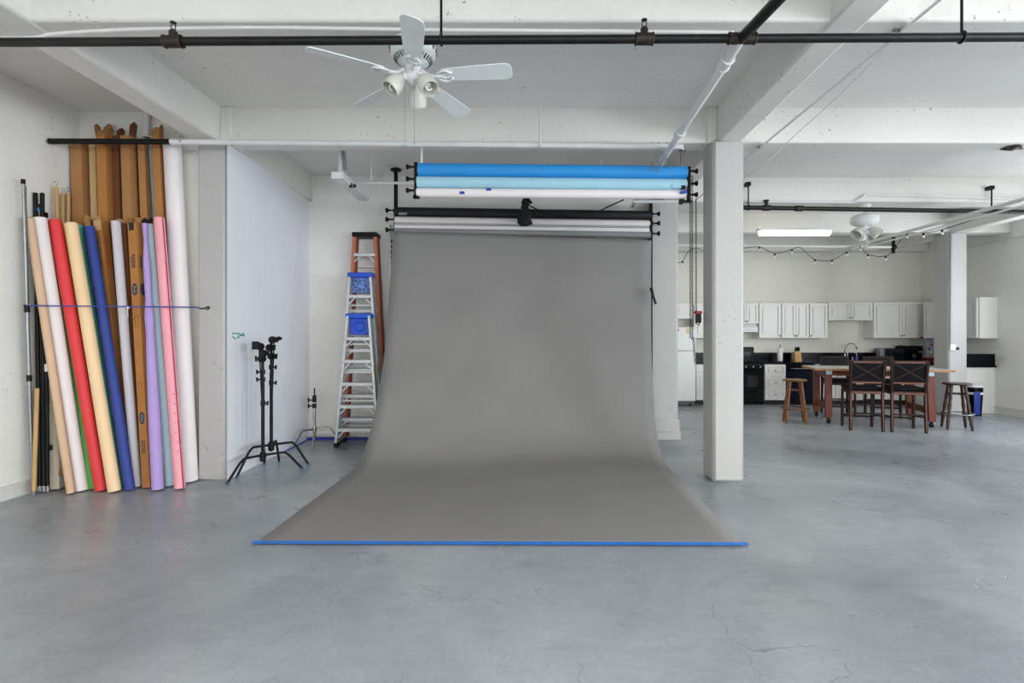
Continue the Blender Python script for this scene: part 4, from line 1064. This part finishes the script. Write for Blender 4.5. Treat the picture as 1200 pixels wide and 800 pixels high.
for i, (tx, ty, bx, lb) in enumerate(((66, 219, 76, 'tallest wooden pole with screw hook beside the red roll top'), (73.5, 227, 74, 'wooden pole with screw hook, middle of three'), (80, 226, 80, 'wooden pole with screw hook touching the brown box'))):
    D = (5.115, 5.23, 5.29)[i]; a, b = V((X(bx, D - .02), D - .02, .012)), P(tx, ty, D)
    t = thing('wooden_pole', lb, 'pole', a, G4)
    MB().cyl(a, b, .017, seg=12).build('shaft', M_wood, t)
    mb = MB(); mb.tube([b + V((0.018 * math.sin(k_ * .8) * (k_ > 0), 0, .02 + .018 - .018 * math.cos(k_ * .8))) for k_ in range(7)], .003, 6).cyl(b, b + V((0, 0, .022)), .003, seg=6)
    mb.build('screw_hook', M_galv, t)
a, b = V((X(39.8, 4.81), 4.81, .02)), P(43.5, 455, 4.82)
t = thing('wooden_pole', 'short wooden pole with steel tip at the wall corner floor', 'pole', a)
MB().cyl(a + V((0, 0, .03)), b, .017, seg=12).build('shaft', M_wood, t); MB().cyl(a - V((0, 0, .01)), a + V((0, 0, .05)), .014, seg=10).build('tip', M_galv, t)
# blue bungee cord
t = thing('bungee_cord', 'thin blue elastic cord stretched across the leaning rolls to the column', 'cord', P(140, 358, 4.86))
pts = [P(33, 358, 4.77), P(45, 358, 4.78), P(140, 359, 4.88), P(200, 359.5, 4.98), P(232, 360, 5.31)]
MB().tube(pts, .006, 8).build('cord', M_cordblue, t)
MB().tube(catmull([P(231, 360, 5.31), P(236, 361.5, 5.33), P(241, 360.5, 5.335), P(244, 359, 5.335), P(245, 361, 5.335), P(242, 362.5, 5.335)], 4), .006, 8).build('hook', M_blk, t)
MB().torus(P(33, 358, 4.80), (0, 0, 1), .028, .006, 14, 6).build('loop', M_blk, t)
q = P(150, 360, 4.90); MB().ball(q, .012, 8).tube([q, q + V((0, -.005, -.05)), q + V((.005, -.005, -.09))], .003, 6).build('knot', M_pwhite, t)

# ================================================================== kitchen
def door_panel(parent, x0, x1, y, z0, z1, ks, name='door', knobz=None, m=M_cab, axis='x'):
    """raised-panel door; ks -1/+1 side of the knob, 0 centre"""
    st = min(.055, (x1 - x0) * .16); g = .004
    mb = MB()
    def bx(a, b, c, d, e, f):
        if axis == 'x': mb.box(a, b, c, d, e, f)
        else: mb.box(c, d, a, b, e, f)
    x0 += g; x1 -= g; z0 += g; z1 -= g
    bx(x0, x1, y - .012, y, z0, z1)
    bx(x0, x0 + st, y - .036, y - .01, z0, z1); bx(x1 - st, x1, y - .036, y - .01, z0, z1)
    bx(x0 + st, x1 - st, y - .0355, y - .01, z0, z0 + st); bx(x0 + st, x1 - st, y - .0355, y - .01, z1 - st, z1)
    q = st + .026
    if z1 - z0 > q * 2.4: bx(x0 + q, x1 - q, y - .032, y - .01, z0 + q, z1 - q)
    d = mb.build(name, m, parent)
    kx = (x0 + x1) / 2 if ks == 0 else (x0 + st * .5 if ks < 0 else x1 - st * .5)
    kz = knobz if knobz is not None else (z0 + z1) / 2
    if axis == 'x': MB().lathe([(.006, 0), (.006, .012), (.014, .018), (.014, .026), (.006, .03)], (kx, y - .034, kz), (0, -1, 0), 10).build('knob', M_rust, d)
    return d
def upper(label, pxs, D, z0, z1, kn, depth=.33):
    """wall cabinet: pxs door edges in px at the door plane D"""
    xs_ = [X(p, D) for p in pxs]
    t = thing('wall_cabinet', label, 'cabinet', (xs_[0], D + .02, z0), 'white wall cabinets')
    MB().box(xs_[0] - .003, xs_[-1] + .003, D, YK - .002, z0, z1).build('body', M_cab, t, bevel=.003)
    for i in range(len(xs_) - 1): door_panel(t, xs_[i], xs_[i + 1], D, z0 + .01, z1 - .01, kn[i], knobz=z0 + .06)
    return t
DU = YK - .33
zt_, zb_ = Z(355, DU), Z(396.3, DU)
upper('white double-door wall cabinet above the refrigerator', (770, 791, 812), DU, Z(373.5, DU), zt_, (1, -1))
upper('white wall cabinet beside the refrigerator, behind the square column', (813, 836, 860), DU, zb_, zt_, (1, -1))
upper('short white wall cabinet above the range hood', (861, 874, 888), DU, Z(379.5, DU), zt_, (1, -1))
upper('single-door white wall cabinet right of the range hood', (889, 914.5), DU, zb_, zt_, (1,))
upper('double-door white wall cabinet above the paper towel and knives', (915.5, 931.7, 947), DU, zb_, zt_, (1, -1))
upper('single-door white wall cabinet ending before the sink window gap', (948, 969), DU, zb_, zt_, (-1,))
upper('short double-door white wall cabinet above the sink', (970, 996, 1021.5), DU, Z(375.5, DU), zt_ + .02, (1, -1))
upper('double-door white wall cabinet above the black microwave', (1022.5, 1056, 1087), DU, zb_, zt_ + .02, (1, -1))
# right wall cabinets (end panels face the camera)
DE = 10.15
t = thing('wall_cabinet', 'white wall cabinet on the side wall past the far column', 'cabinet', (8.6, DE, zb_), 'white wall cabinets')
zr0, zr1 = Z(396.3, DE), Z(348, DE)
MB().box(XR - .345, XR - .002, DE, 11.6, zr0, zr1).build('body', M_cab, t, bevel=.003)
for i in range(3):
    y0_, y1_ = DE + .03 + i * .46, DE + .03 + (i + 1) * .46
    door_panel(t, y0_, y1_, XR - .345, zr0 + .01, zr1 - .01, -1, axis='y')
# range hood
D = DU - .12
t = thing('range_hood', 'white range hood under the short cabinet above the stove', 'range hood', (X(874, D), D, Z(388, D)))
x0, x1 = X(863, D), X(888, D); z0, z1 = Z(389, D), Z(379.5, D)
MB().plate([(x0, D, z0), (x0, D, z0 + .10), (x0, D + .08, z1), (x0, YK - .01, z1), (x0, YK - .01, z0)], (x1 - x0, 0, 0)).build('hood', M_white, t, bevel=.004)
mb = MB()
for i in range(6): mb.cbox(((x0 + .10 + i * .06), D - .003, z0 + .05), .03, .006, .012)
mb.build('switches', mat('switch_grey', (150, 150, 150), .5), t)
# base run
DB = 11.56; ZT = Z(424.5, DB - .03); TH = .04
xl_c, xr_c = 2.0, XR
def base_cab(label, px0, px1, kinds, name='base_cabinet'):
    x0, x1 = X(px0, DB), X(px1, DB)
    t = thing(name, label, 'cabinet', (x0, DB, 0), 'white base cabinets')
    MB().box(x0 + .001, x1 - .001, DB, YK - .002, .10, ZT - TH).build('body', M_cab, t)
    MB().box(x0 + .001, x1 - .001, DB + .06, YK - .01, 0, .10).build('toe_kick', mat('toe_kick_dark', (46, 32, 30), .6), t)
    if kinds == 'drawers':
        zz = [.11, .36, .62, ZT - TH - .005]
        for i in range(3): door_panel(t, x0, x1, DB, zz[i], zz[i + 1], 0, 'drawer')
    else:
        n = kinds; zt2 = ZT - TH - .005
        for i in range(n):
            a, b = x0 + (x1 - x0) * i / n, x0 + (x1 - x0) * (i + 1) / n
            door_panel(t, a, b, DB, .11, zt2 - .17, 1 if i % 2 == 0 else -1, knobz=zt2 - .24)
            door_panel(t, a, b, DB, zt2 - .165, zt2, 0, 'drawer')
    return t
base_cab('white base cabinet between refrigerator and stove', 815.5, 858, 2)
base_cab('white base cabinet with three drawers right of the stove', 895.5, 920, 'drawers')
base_cab('white sink base cabinet behind the table legs', 954.5, 1010, 2)
base_cab('white base cabinet below the black microwave', 1011, 1068, 2)
t = thing('base_cabinet', 'white end cabinet of the counter along the side wall', 'cabinet', (XR - .6, DE + .05, 0), 'white base cabinets')
MB().box(XR - .61, XR - .002, DE + .05, DB - .04, 0, ZT - TH).build('body', M_cab, t, bevel=.003)
# counters
t = thing('countertop', 'black granite countertop right of the stove with backsplash', 'countertop', (X(895, DB), DB, ZT))
MB().box(X(895, DB), XR - .002, DB - .03, YK - .002, ZT - TH, ZT).build('slab', M_counter, t, bevel=.005)
MB().box(X(895, DB), XR - .002, YK - .03, YK - .003, ZT, ZT + .20).build('backsplash', M_counter, t)
MB().box(XR - .64, XR - .002, DE + .02, DB - .03, ZT - TH, ZT).build('return_slab', M_counter, t, bevel=.005)
MB().box(XR - .61, XR - .003, DE + .06, DE + .10, ZT, ZT + .22).box(XR - .03, XR - .003, DE + .06, DB, ZT, ZT + .2).build('end_splash', M_counter, t)
t = thing('countertop', 'black granite countertop between refrigerator and stove', 'countertop', (X(816, DB), DB, ZT))
MB().box(X(815.5, DB), X(858.5, DB), DB - .03, YK - .002, ZT - TH, ZT).build('slab', M_counter, t, bevel=.005)
MB().box(X(815.5, DB), X(858.5, DB), YK - .03, YK - .003, ZT, ZT + .2).build('backsplash', M_counter, t)
# stove
x0, x1 = X(859.5, DB), X(894.5, DB); D = DB - .04
t = thing('stove', 'black freestanding gas stove with oven window', 'stove', (x0, D, 0))
MB().box(x0, x1, D, YK - .03, .06, ZT - .02).build('body', M_app, t, bevel=.005)
MB().box(x0 + .01, x1 - .01, D - .03, D, .30, .74).build('oven_door', M_app, t, bevel=.008)
MB().box(x0 + .14, x1 - .14, D - .034, D - .03, .40, .64).build('oven_window', M_glassdark, t)
MB().tube([(x0 + .06, D - .03, .70), (x0 + .06, D - .07, .70), (x1 - .06, D - .07, .70), (x1 - .06, D - .03, .70)], .011, 8).build('oven_handle', M_app, t)
MB().box(x0 + .01, x1 - .01, D - .025, D, .07, .28).build('drawer', M_app, t, bevel=.008)
MB().plate([(x0, D, .76), (x0, D - .02, .78), (x0, D + .02, ZT - .02), (x0, D + .05, ZT - .02), (x0, D + .05, .76)], (x1 - x0, 0, 0)).build('control_panel', M_app, t)
for i in range(4):
    x = x0 + (x1 - x0) * (.14 + .24 * i); MB().lathe([(.024, 0), (.022, .02), (.016, .03)], (x, D - .012, .83), (0, -1, .25), 12).build('burner_knob', M_galv, t)
for i, (bx_, by_) in enumerate(((.25, .15), (.75, .15), (.25, .4), (.75, .4))):
    cx_, cy_ = x0 + (x1 - x0) * bx_, D + by_; mb = MB().torus((cx_, cy_, ZT + .005), (0, 0, 1), .05, .012, 14, 6)
    for s_ in (-1, 1): mb.box(cx_ - .14, cx_ + .14, cy_ + s_ * .05 - .006, cy_ + s_ * .05 + .006, ZT + .0, ZT + .028); mb.box(cx_ + s_ * .06 - .006, cx_ + s_ * .06 + .006, cy_ - .12, cy_ + .12, ZT, ZT + .028)
    mb.build('grate', M_blk, t)
MB().box(x0, x1, YK - .10, YK - .03, ZT - .03, ZT + .33).build('back_guard', M_app, t, bevel=.02)
MB().box(x1 - .25, x1 - .08, YK - .104, YK - .1, ZT + .12, ZT + .22).build('clock_panel', M_glassdark, t)
# dishwasher
x0, x1 = X(921, DB), X(953.5, DB)
t = thing('dishwasher', 'black dishwasher under the counter behind the light oak stool', 'dishwasher', (x0, DB, 0))
MB().box(x0, x1, DB - .01, YK - .03, .10, ZT - TH - .003).build('body', M_app, t)
MB().box(x0 + .005, x1 - .005, DB - .035, DB - .01, .13, .75).build('door', M_appblue, t, bevel=.006)
MB().box(x0 + .005, x1 - .005, DB - .035, DB - .01, .76, ZT - TH - .006).build('control_strip', M_app, t, bevel=.005)
MB().box(x0 + .08, x1 - .08, DB - .05, DB - .034, .785, .80).build('handle', M_galv, t, bevel=.003)
MB().box(x0, x1, DB + .04, DB + .06, 0, .10).build('toe_kick', M_app, t)
# refrigerator
D = 11.38; x0, x1 = X(778, D), X(814.5, D); zt3 = Z(383, D)
t = thing('refrigerator', 'white top-freezer refrigerator seen between the two columns', 'refrigerator', (x0, D, 0))
MB().box(x0, x1, D, YK - .03, .09, zt3).build('body', M_white, t, bevel=.008)
zf = Z(411, D)
dl = MB().box(x0 + .003, x1 - .003, D - .06, D - .005, .11, zf - .008).build('fridge_door', M_white, t, bevel=.012)
MB().box(x0 + .003, x1 - .003, D - .06, D - .005, zf + .008, zt3 - .004).build('freezer_door', M_white, t, bevel=.012)
MB().box(x0 + .03, x0 + .06, D - .10, D - .06, zf - .45, zf - .03).box(x0 + .03, x0 + .06, D - .10, D - .06, zf + .03, zf + .28).build('handle', M_white, t, bevel=.008)
MB().box(x0 + .01, x1 - .01, D, D + .05, .02, .10).build('kick_grille', mat('grille_grey', (90, 92, 94), .6), t)
MB().cyl((x0 + .08, D + .02, .03), (x0 + .11, D + .02, .03), .03, seg=10).cyl((x1 - .12, D + .0, .03), (x1 - .09, D + .0, .03), .03, seg=10).build('roller', M_blk, t)
q = P(794.5, 386.5, D - .062); tag(MB().cyl(q, q + V((0, -.012, 0)), .022, seg=12).build('fridge_magnet', M_red, origin=q), 'round red magnet on the refrigerator freezer door', 'magnet')
q = P(806, 387.5, D - .062); tag(MB().cbox(q, .07, .004, .12).build('paper_note', M_note, origin=q), 'pale yellow note stuck on the refrigerator freezer door', 'note')
# things on the counter
q = V((X(914, 11.85), 11.85, ZT))
t = thing('paper_towel_holder', 'upright paper towel roll on the counter beside the stove', 'paper towel', q)
MB().lathe([(.075, 0), (.075, .012), (.01, .016)], q, (0, 0, 1), 18).cyl(q, q + V((0, 0, .36)), .008, seg=8).ball(q + V((0, 0, .365)), .014, 8).build('stand', M_blk, t)
MB().lathe([(.02, .018), (.055, .018), (.057, .03), (.057, .29), (.055, .30), (.02, .30)], q, (0, 0, 1), 20).build('roll', M_paperwhite, t)
q = V((X(934, 11.85), 11.85, ZT))
t = thing('knife_block', 'pale wooden knife block with black handled knives', 'knife block', q)
pol = [(q.x - .075, q.y - .08, ZT), (q.x - .075, q.y + .08, ZT), (q.x - .075, q.y + .10, ZT + .20), (q.x - .075, q.y - .03, ZT + .24)]
MB().plate(pol, (.15, 0, 0)).build('block', M_wood, t, bevel=.006)
for i in range(3):
    for j in range(2):
        b = V((q.x - .03 + .03 * i, q.y - .0 + .05 * j, ZT + .20)); MB().bar(b, b + V((.012, -.03, .12 + .015 * (i + j) % .03)), .02, .026).build('knife_handle', M_blk, t, bevel=.004)
def outlet(label, p, black_plug=False):
    t = thing('wall_outlet', label, 'outlet', p)
    MB().cbox(V(p) + V((0, -.004, 0)), .075, .008, .115).build('plate', M_white, t, bevel=.003)
    for dz in (-.025, .025): MB().cbox(V(p) + V((0, -.009, dz)), .028, .004, .028).build('socket', M_trim, t)
    return t
outlet('white wall outlet above the counter beside the knife block', (X(942, YK), YK, Z(408, YK)))
t = outlet('white wall outlet with a black plug above the microwave', (X(1053.5, YK), YK, Z(406, YK)))
q = V((X(1054, YK), YK - .02, Z(405, YK))); MB().cbox(q, .04, .03, .03).tube(catmull([q, q + V((.06, -.03, .0)), q + V((.10, -.03, -.04)), q + V((.11, -.02, -.12))], 4), .006, 6).build('plug', M_blk, t)
# faucet
q = V((X(990, 11.95), 11.95, ZT))
t = thing('faucet', 'brushed gooseneck kitchen faucet at the sink', 'faucet', q)
MB().cyl(q, q + V((0, 0, .02)), .035, seg=14).cyl(q, q + V((0, 0, .17)), .024, seg=12).build('base', M_chrome, t)
pts = [q + V((0, 0, .15)), q + V((-.005, -.01, .28)), q + V((.03, -.03, .37)), q + V((.10, -.05, .415)), q + V((.18, -.07, .385)), q + V((.225, -.08, .30))]
MB().tube(catmull(pts, 5), .013, 10).build('spout', M_chrome, t)
MB().cyl(pts[-1] + V((-.02, 0, .05)), pts[-1] + V((.012, 0, -.02)), .021, seg=12).build('spray_head', M_chrome, t)
MB().tube([q + V((.02, 0, .10)), q + V((.05, -.01, .12)), q + V((.06, -.01, .20))], .009, 8).build('lever', M_chrome, t)
q = V((X(1004, 11.95), 11.95, ZT)); t = thing('soap_bottle', 'small clear bottle of violet soap beside the faucet', 'bottle', q)
MB().lathe([(.025, 0), (.027, .02), (.027, .10), (.012, .125), (.012, .14)], q, (0, 0, 1), 14).build('bottle', pap('violet_soap', (96, 84, 170)), t)
MB().cyl(q + V((0, 0, .14)), q + V((0, 0, .19)), .007, seg=8).bar(q + V((0, 0, .19)), q + V((-.04, 0, .19)), .012, .012).build('pump', M_white, t)
q = V((X(999, 11.92), 11.92, ZT)); tag(MB().lathe([(.018, 0), (.018, .06), (.01, .075), (.012, .10)], q, (0, 0, 1), 12).build('soap_dispenser', M_chrome, origin=q), 'tiny chrome soap dispenser between faucet and violet bottle', 'dispenser')
# microwave, toaster oven, metal canister, snack jar
D = 11.62
x0, x1 = X(1041, D), X(1065, D)
t = thing('microwave', 'black microwave on the counter under the outlet', 'microwave', (x0, D, ZT))
MB().box(x0, x1, D, YK - .05, ZT + .01, ZT + .30).build('case', M_app, t, bevel=.006)
MB().box(x0 + .01, x0 + .34, D - .015, D, ZT + .02, ZT + .29).build('door', M_glassdark, t, bevel=.004); MB().box(x0 + .355, x1 - .01, D - .012, D, ZT + .02, ZT + .29).build('keypad', M_app, t)
x0, x1 = X(1065.5, D), X(1081.5, D)
t = thing('coffee_maker', 'black boxy coffee maker taller than the microwave beside it', 'coffee maker', (x0, D, ZT))
MB().box(x0, x1, D + .12, YK - .06, ZT, ZT + .36).box(x0, x1, D, D + .2, ZT + .24, ZT + .36).box(x0, x1, D, D + .2, ZT, ZT + .04).build('body', M_app, t, bevel=.01)
MB().lathe([(.05, 0), (.07, .05), (.065, .12), (.045, .15)], ((x0 + x1) / 2, D + .075, ZT + .045), (0, 0, 1), 16).build('carafe', M_glassdark, t)
x0, x1 = X(1031.5, D + .1), X(1040, D + .1)
tag(MB().box(x0, x1, D + .1, D + .25, ZT, ZT + .31).build('metal_box', mat('zinc_box', (128, 132, 138), .35, .5, .1), bevel=.006), 'small grey metal box on the counter beside the microwave', 'box')
q = V((X(1087, 11.64), 11.64, ZT)); t = thing('snack_dispenser', 'red framed snack dispenser with coloured contents beside the far column', 'dispenser', q)
MB().cbox(q + V((0, 0, .05)), .17, .17, .10).cbox(q + V((0, 0, .54)), .18, .18, .05).build('frame', mat('maroon_plastic', (120, 40, 42), .4), t, bevel=.006)
MB().cbox(q + V((0, 0, .31)), .15, .15, .41).build('hopper', mat('hopper_grey', (150, 160, 166), .15), t, bevel=.006)
for dz, dx, m in ((.30, -.02, M_binblue), (.38, .03, M_red), (.22, .02, M_white)): MB().ball(q + V((dx, -.075, dz)), .028, 8).build('contents', m, t)
p = V((X(1066, YK), YK - .02, 0)); tag(MB().box(p.x - .012, p.x + .012, YK - .03, YK - .006, Z(406, YK), Z(396, YK)).cbox(V((p.x, YK - .02, Z(406.5, YK))), .07, .03, .02).build('raceway', M_trim), 'short vertical cable raceway under the cabinet above the microwave', 'raceway')
# conduit and box on the far column
t = thing('junction_box', 'white junction box and conduit on the front of the far column', 'junction box', P(1116, 407, 9.76))
cx_ = P(1116, 407, 9.755)
MB().cyl((cx_.x - .03, 9.755, cx_.z), (cx_.x - .03, 9.755, ZB - .02), .016, seg=8).build('conduit', M_galv, t)
MB().cbox(cx_, .10, .05, .11).build('box', M_white, t, bevel=.004)
MB().cbox(cx_ + V((.075, -.02, -.02)), .05, .04, .05).build('plug', M_blk, t, bevel=.004)

# bin by the far column
q = V((X(1142, 9.95), 9.95, 0))
t = thing('waste_bin', 'black waste bin with blue liner and white rim behind the dark stool', 'bin', q)
MB().lathe([(.105, 0), (.128, .42), (.128, .54)], q, (0, 0, 1), 22).build('body', M_app, t)
MB().lathe([(.130, .395), (.136, .40), (.136, .435), (.130, .44)], q, (0, 0, 1), 22).build('liner_rim', M_white, t)
MB().lathe([(.131, .53), (.135, .54), (.130, .565), (.06, .59)], q, (0, 0, 1), 22).build('lid', M_white, t)
mb = MB(); mb.bar(q + V((-.06, -.125, .02)), q + V((-.075, -.148, .46)), .11, .035); mb.build('liner', M_binblue, t, bevel=.02)

# table
th = math.radians(-16.8); ex = V((math.cos(th), math.sin(th), 0)); ey = V((-math.sin(th), math.cos(th), 0))
NL = V((5.05, 8.98, 0)); ZTB = .935
t = thing('kitchen_table', 'tall rolling work table with grey top and red brown frame', 'table', NL)
def tp(a, b, z): return NL + ex * a + ey * b + V((0, 0, z))
mb = MB(); mb.plate([tp(-.22, -.12, ZTB), tp(1.76, -.12, ZTB), tp(1.76, 1.0, ZTB), tp(-.22, 1.0, ZTB)], (0, 0, .006)); mb.build('laminate', M_laminate, t)
mb = MB(); mb.plate([tp(-.225, -.125, ZTB - .032), tp(1.765, -.125, ZTB - .032), tp(1.765, 1.005, ZTB - .032), tp(-.225, 1.005, ZTB - .032)], (0, 0, .032)); mb.build('tabletop', M_plyedge, t)
for a in (0, 1.46):
    for b in (0, .88):
        sl = .0 if a == 0 else .03
        l = MB().bar(tp(a + sl, b, .10), tp(a, b, ZTB - .032), .10, .10, th).build('leg', M_mahog, t, bevel=.004)
        c = tp(a + sl, b, .05); ci = MB().cyl(c + V((-.016, 0, -.005)), c + V((.016, 0, -.005)), .043, seg=14); ci.cyl(c + V((0, 0, .03)), c + V((0, 0, .05)), .03, seg=10)
        cs = ci.build('caster', M_rubber, l); MB().bar(c + V((0, -.03, -.0)), c + V((0, -.0, .05)), .05, .01).build('caster_fork', M_chrome, l)
        MB().bar(tp(a, b - .056, ZTB - .10), tp(a, b - .056, ZTB - .034), .09, .006, -th * 0 + th).build('steel_bracket', M_steelblue, l)
    MB().bar(tp(a + .01, .02, .27), tp(a + .01, .86, .27), .04, .10).build('side_rail', M_mahog, t)
for b in (-.0, .88): MB().bar(tp(.05, b, ZTB - .095), tp(1.41, b, ZTB - .095), .04, .11).build('apron', M_mahog, t)
for a in (0, 1.46): MB().bar(tp(a, .05, ZTB - .095), tp(a, .83, ZTB - .095), .04, .11).build('apron', M_mahog, t)

# chairs : local frame, sitter faces +y
CH = thing('counter_chair', 'dark counter chair with crossed back, on the oak stool side of the table', 'chair', (0, 0, 0), 'dark counter height chairs')
W = .235
for s in (-1, 1):
    mb = MB(); mb.bar((s * (W - .01), -.245, 0), (s * (W - .015), -.22, .62), .04, .042); mb.bar((s * (W - .015), -.22, .60), (s * W, -.275, 1.10), .042, .04)
    l = mb.build('leg', M_dkwood, CH, bevel=.005)
    MB().bar((s * (W - .01), -.2665, .02), (s * (W - .015), -.242, .60), .014, .003).build('orange_edge', M_edge, l)
for s in (-1, 1): MB().bar((s * (W - .02), .22, 0), (s * (W - .02), .21, .61), .036, .04).build('leg', M_dkwood, CH, bevel=.005)
MB().box(-W + .02, W - .02, -.235, -.20, .575, .63).box(-W + .02, W - .02, .19, .225, .575, .63).box(-W + .005, -W + .035, -.2, .2, .575, .63).box(W - .035, W - .005, -.2, .2, .575, .63).build('seat_frame', M_dkwood, CH, bevel=.004)
MB().box(-W + .03, W - .03, -.238, -.2355, .58, .61).build('front_trim', M_edge, CH)
MB().box(-W + .0, W - .0, -.19, .245, .625, .69).build('seat', M_leather, CH, bevel=.025, seg=3)
MB().bar((-W, -.272, 1.085), (W, -.272, 1.085), .035, .045).build('top_rail', M_dkwood, CH, bevel=.006)
MB().box(-W + .04, W - .04, -.296, -.293, 1.06, 1.085).build('orange_edge', M_edge, CH)
MB().bar((-W, -.232, .755), (W, -.232, .755), .03, .035).build('lower_rail', M_edge, CH, bevel=.004)
MB().plate([(-W + .015, -.236, .765), (W - .015, -.236, .765), (W - .015, -.268, 1.07), (-W + .015, -.268, 1.07)], (0, .022, .0)).build('back_pad', M_leather, CH)
for s in (-1, 1):
    MB().bar((s * (-W + .02), -.2465, .79), (s * (W - .02), -.279, 1.055), .026, .014).build('cross_bar', M_dkwood, CH, bevel=.003)
for s in (-1, 1): MB().bar((s * (W - .015), -.225, .235), (s * (W - .02), .215, .20), .022, .022).build('stretcher', M_dkwood, CH)
MB().bar((-W + .02, -.235, .27), (W - .02, -.235, .27), .025, .02).build('stretcher', M_dkwood, CH); MB().bar((-W + .02, .215, .17), (W - .02, .215, .17), .03, .025).build('stretcher', M_dkwood, CH)
ORIGCH = CH
def face(rear, front):
    d = (front - rear); return math.atan2(-d.x, d.y)
CH.location = (5.30, 8.48, 0); CH.rotation_euler = (0, 0, math.radians(-15))
dup(CH, (5.86, 8.33, 0), math.radians(-17), 'dark counter chair with crossed back, on the dark stool side of the table')
dup(CH, (5.86, 10.08, 0), math.radians(180 - 14), 'far dark counter chair behind the table, facing the camera in front of the sink')
dup(CH, (6.60, 9.92, 0), math.radians(180 - 17), 'far dark counter chair behind the table, facing the camera near the microwave')

# stools
def stool(label, loc, m, rz, h=.735, r=.195, spread=.225, mring=None):
    t = thing('bar_stool', label, 'stool', (0, 0, 0), 'round turned leg bar stools')
    MB().lathe([(r * .80, -.034), (r * .96, -.030), (r, -.016), (r * .985, -.003), (r * .88, .001), (r * .5, -.007), (.01, -.009)], (0, 0, h), (0, 0, 1), 32).build('seat', m, t)
    prof = [(.016, 0), (.021, .05), (.024, .17), (.027, .235), (.021, .25), (.026, .265), (.019, .285), (.024, .33), (.028, .37), (.023, .385), (.028, .40), (.022, .42), (.021, .46), (.027, .48), (.022, .495), (.028, .51), (.023, .53), (.022, .60), (.024, .70)]
    for i in range(4):
        a = PI / 4 + i * PI / 2; d = V((math.cos(a), math.sin(a), 0))
        b0 = d * spread; b1 = d * r * .62 + V((0, 0, h - .03)); L = (b1 - b0).length
        MB().lathe([(q, z * L / .70) for q, z in prof], b0, b1 - b0, 12).build('leg', m, t)
    MB().torus((0, 0, .245), (0, 0, 1), spread * .90 + .018, .010, 36, 8).build('foot_ring', mring or m, t)
    for s in (-1, 1):
        hh = .56; f = hh / (h - .03); dd = spread + (r * .62 - spread) * f
        for sw in (0, 1):
            if sw and s > 0: continue
            p0_ = V((s * dd * .70, -dd * .70, hh)) if not sw else V((-dd * .7, 0, hh)); p1_ = V((s * dd * .70, dd * .70, hh)) if not sw else V((dd * .7, 0, hh))
            n_ = 7; pts = [p0_.lerp(p1_, i / (n_ - 1)) for i in range(n_)]
            MB().tube(pts, [.011, .015, .02, .017, .02, .015, .011], 10).build('stretcher', m, t)
    t.location = loc; t.rotation_euler = (0, 0, rz)
    return t
stool('light oak round bar stool beside the left end of the table', (X(931.5, 9.08), 9.08, 0), M_oak, math.radians(-18), h=.745)
stool('dark walnut round bar stool at the end of the table near the bin', (X(1121, 8.45), 8.45, 0), M_walnut, math.radians(-24), h=.735, mring=M_galv)
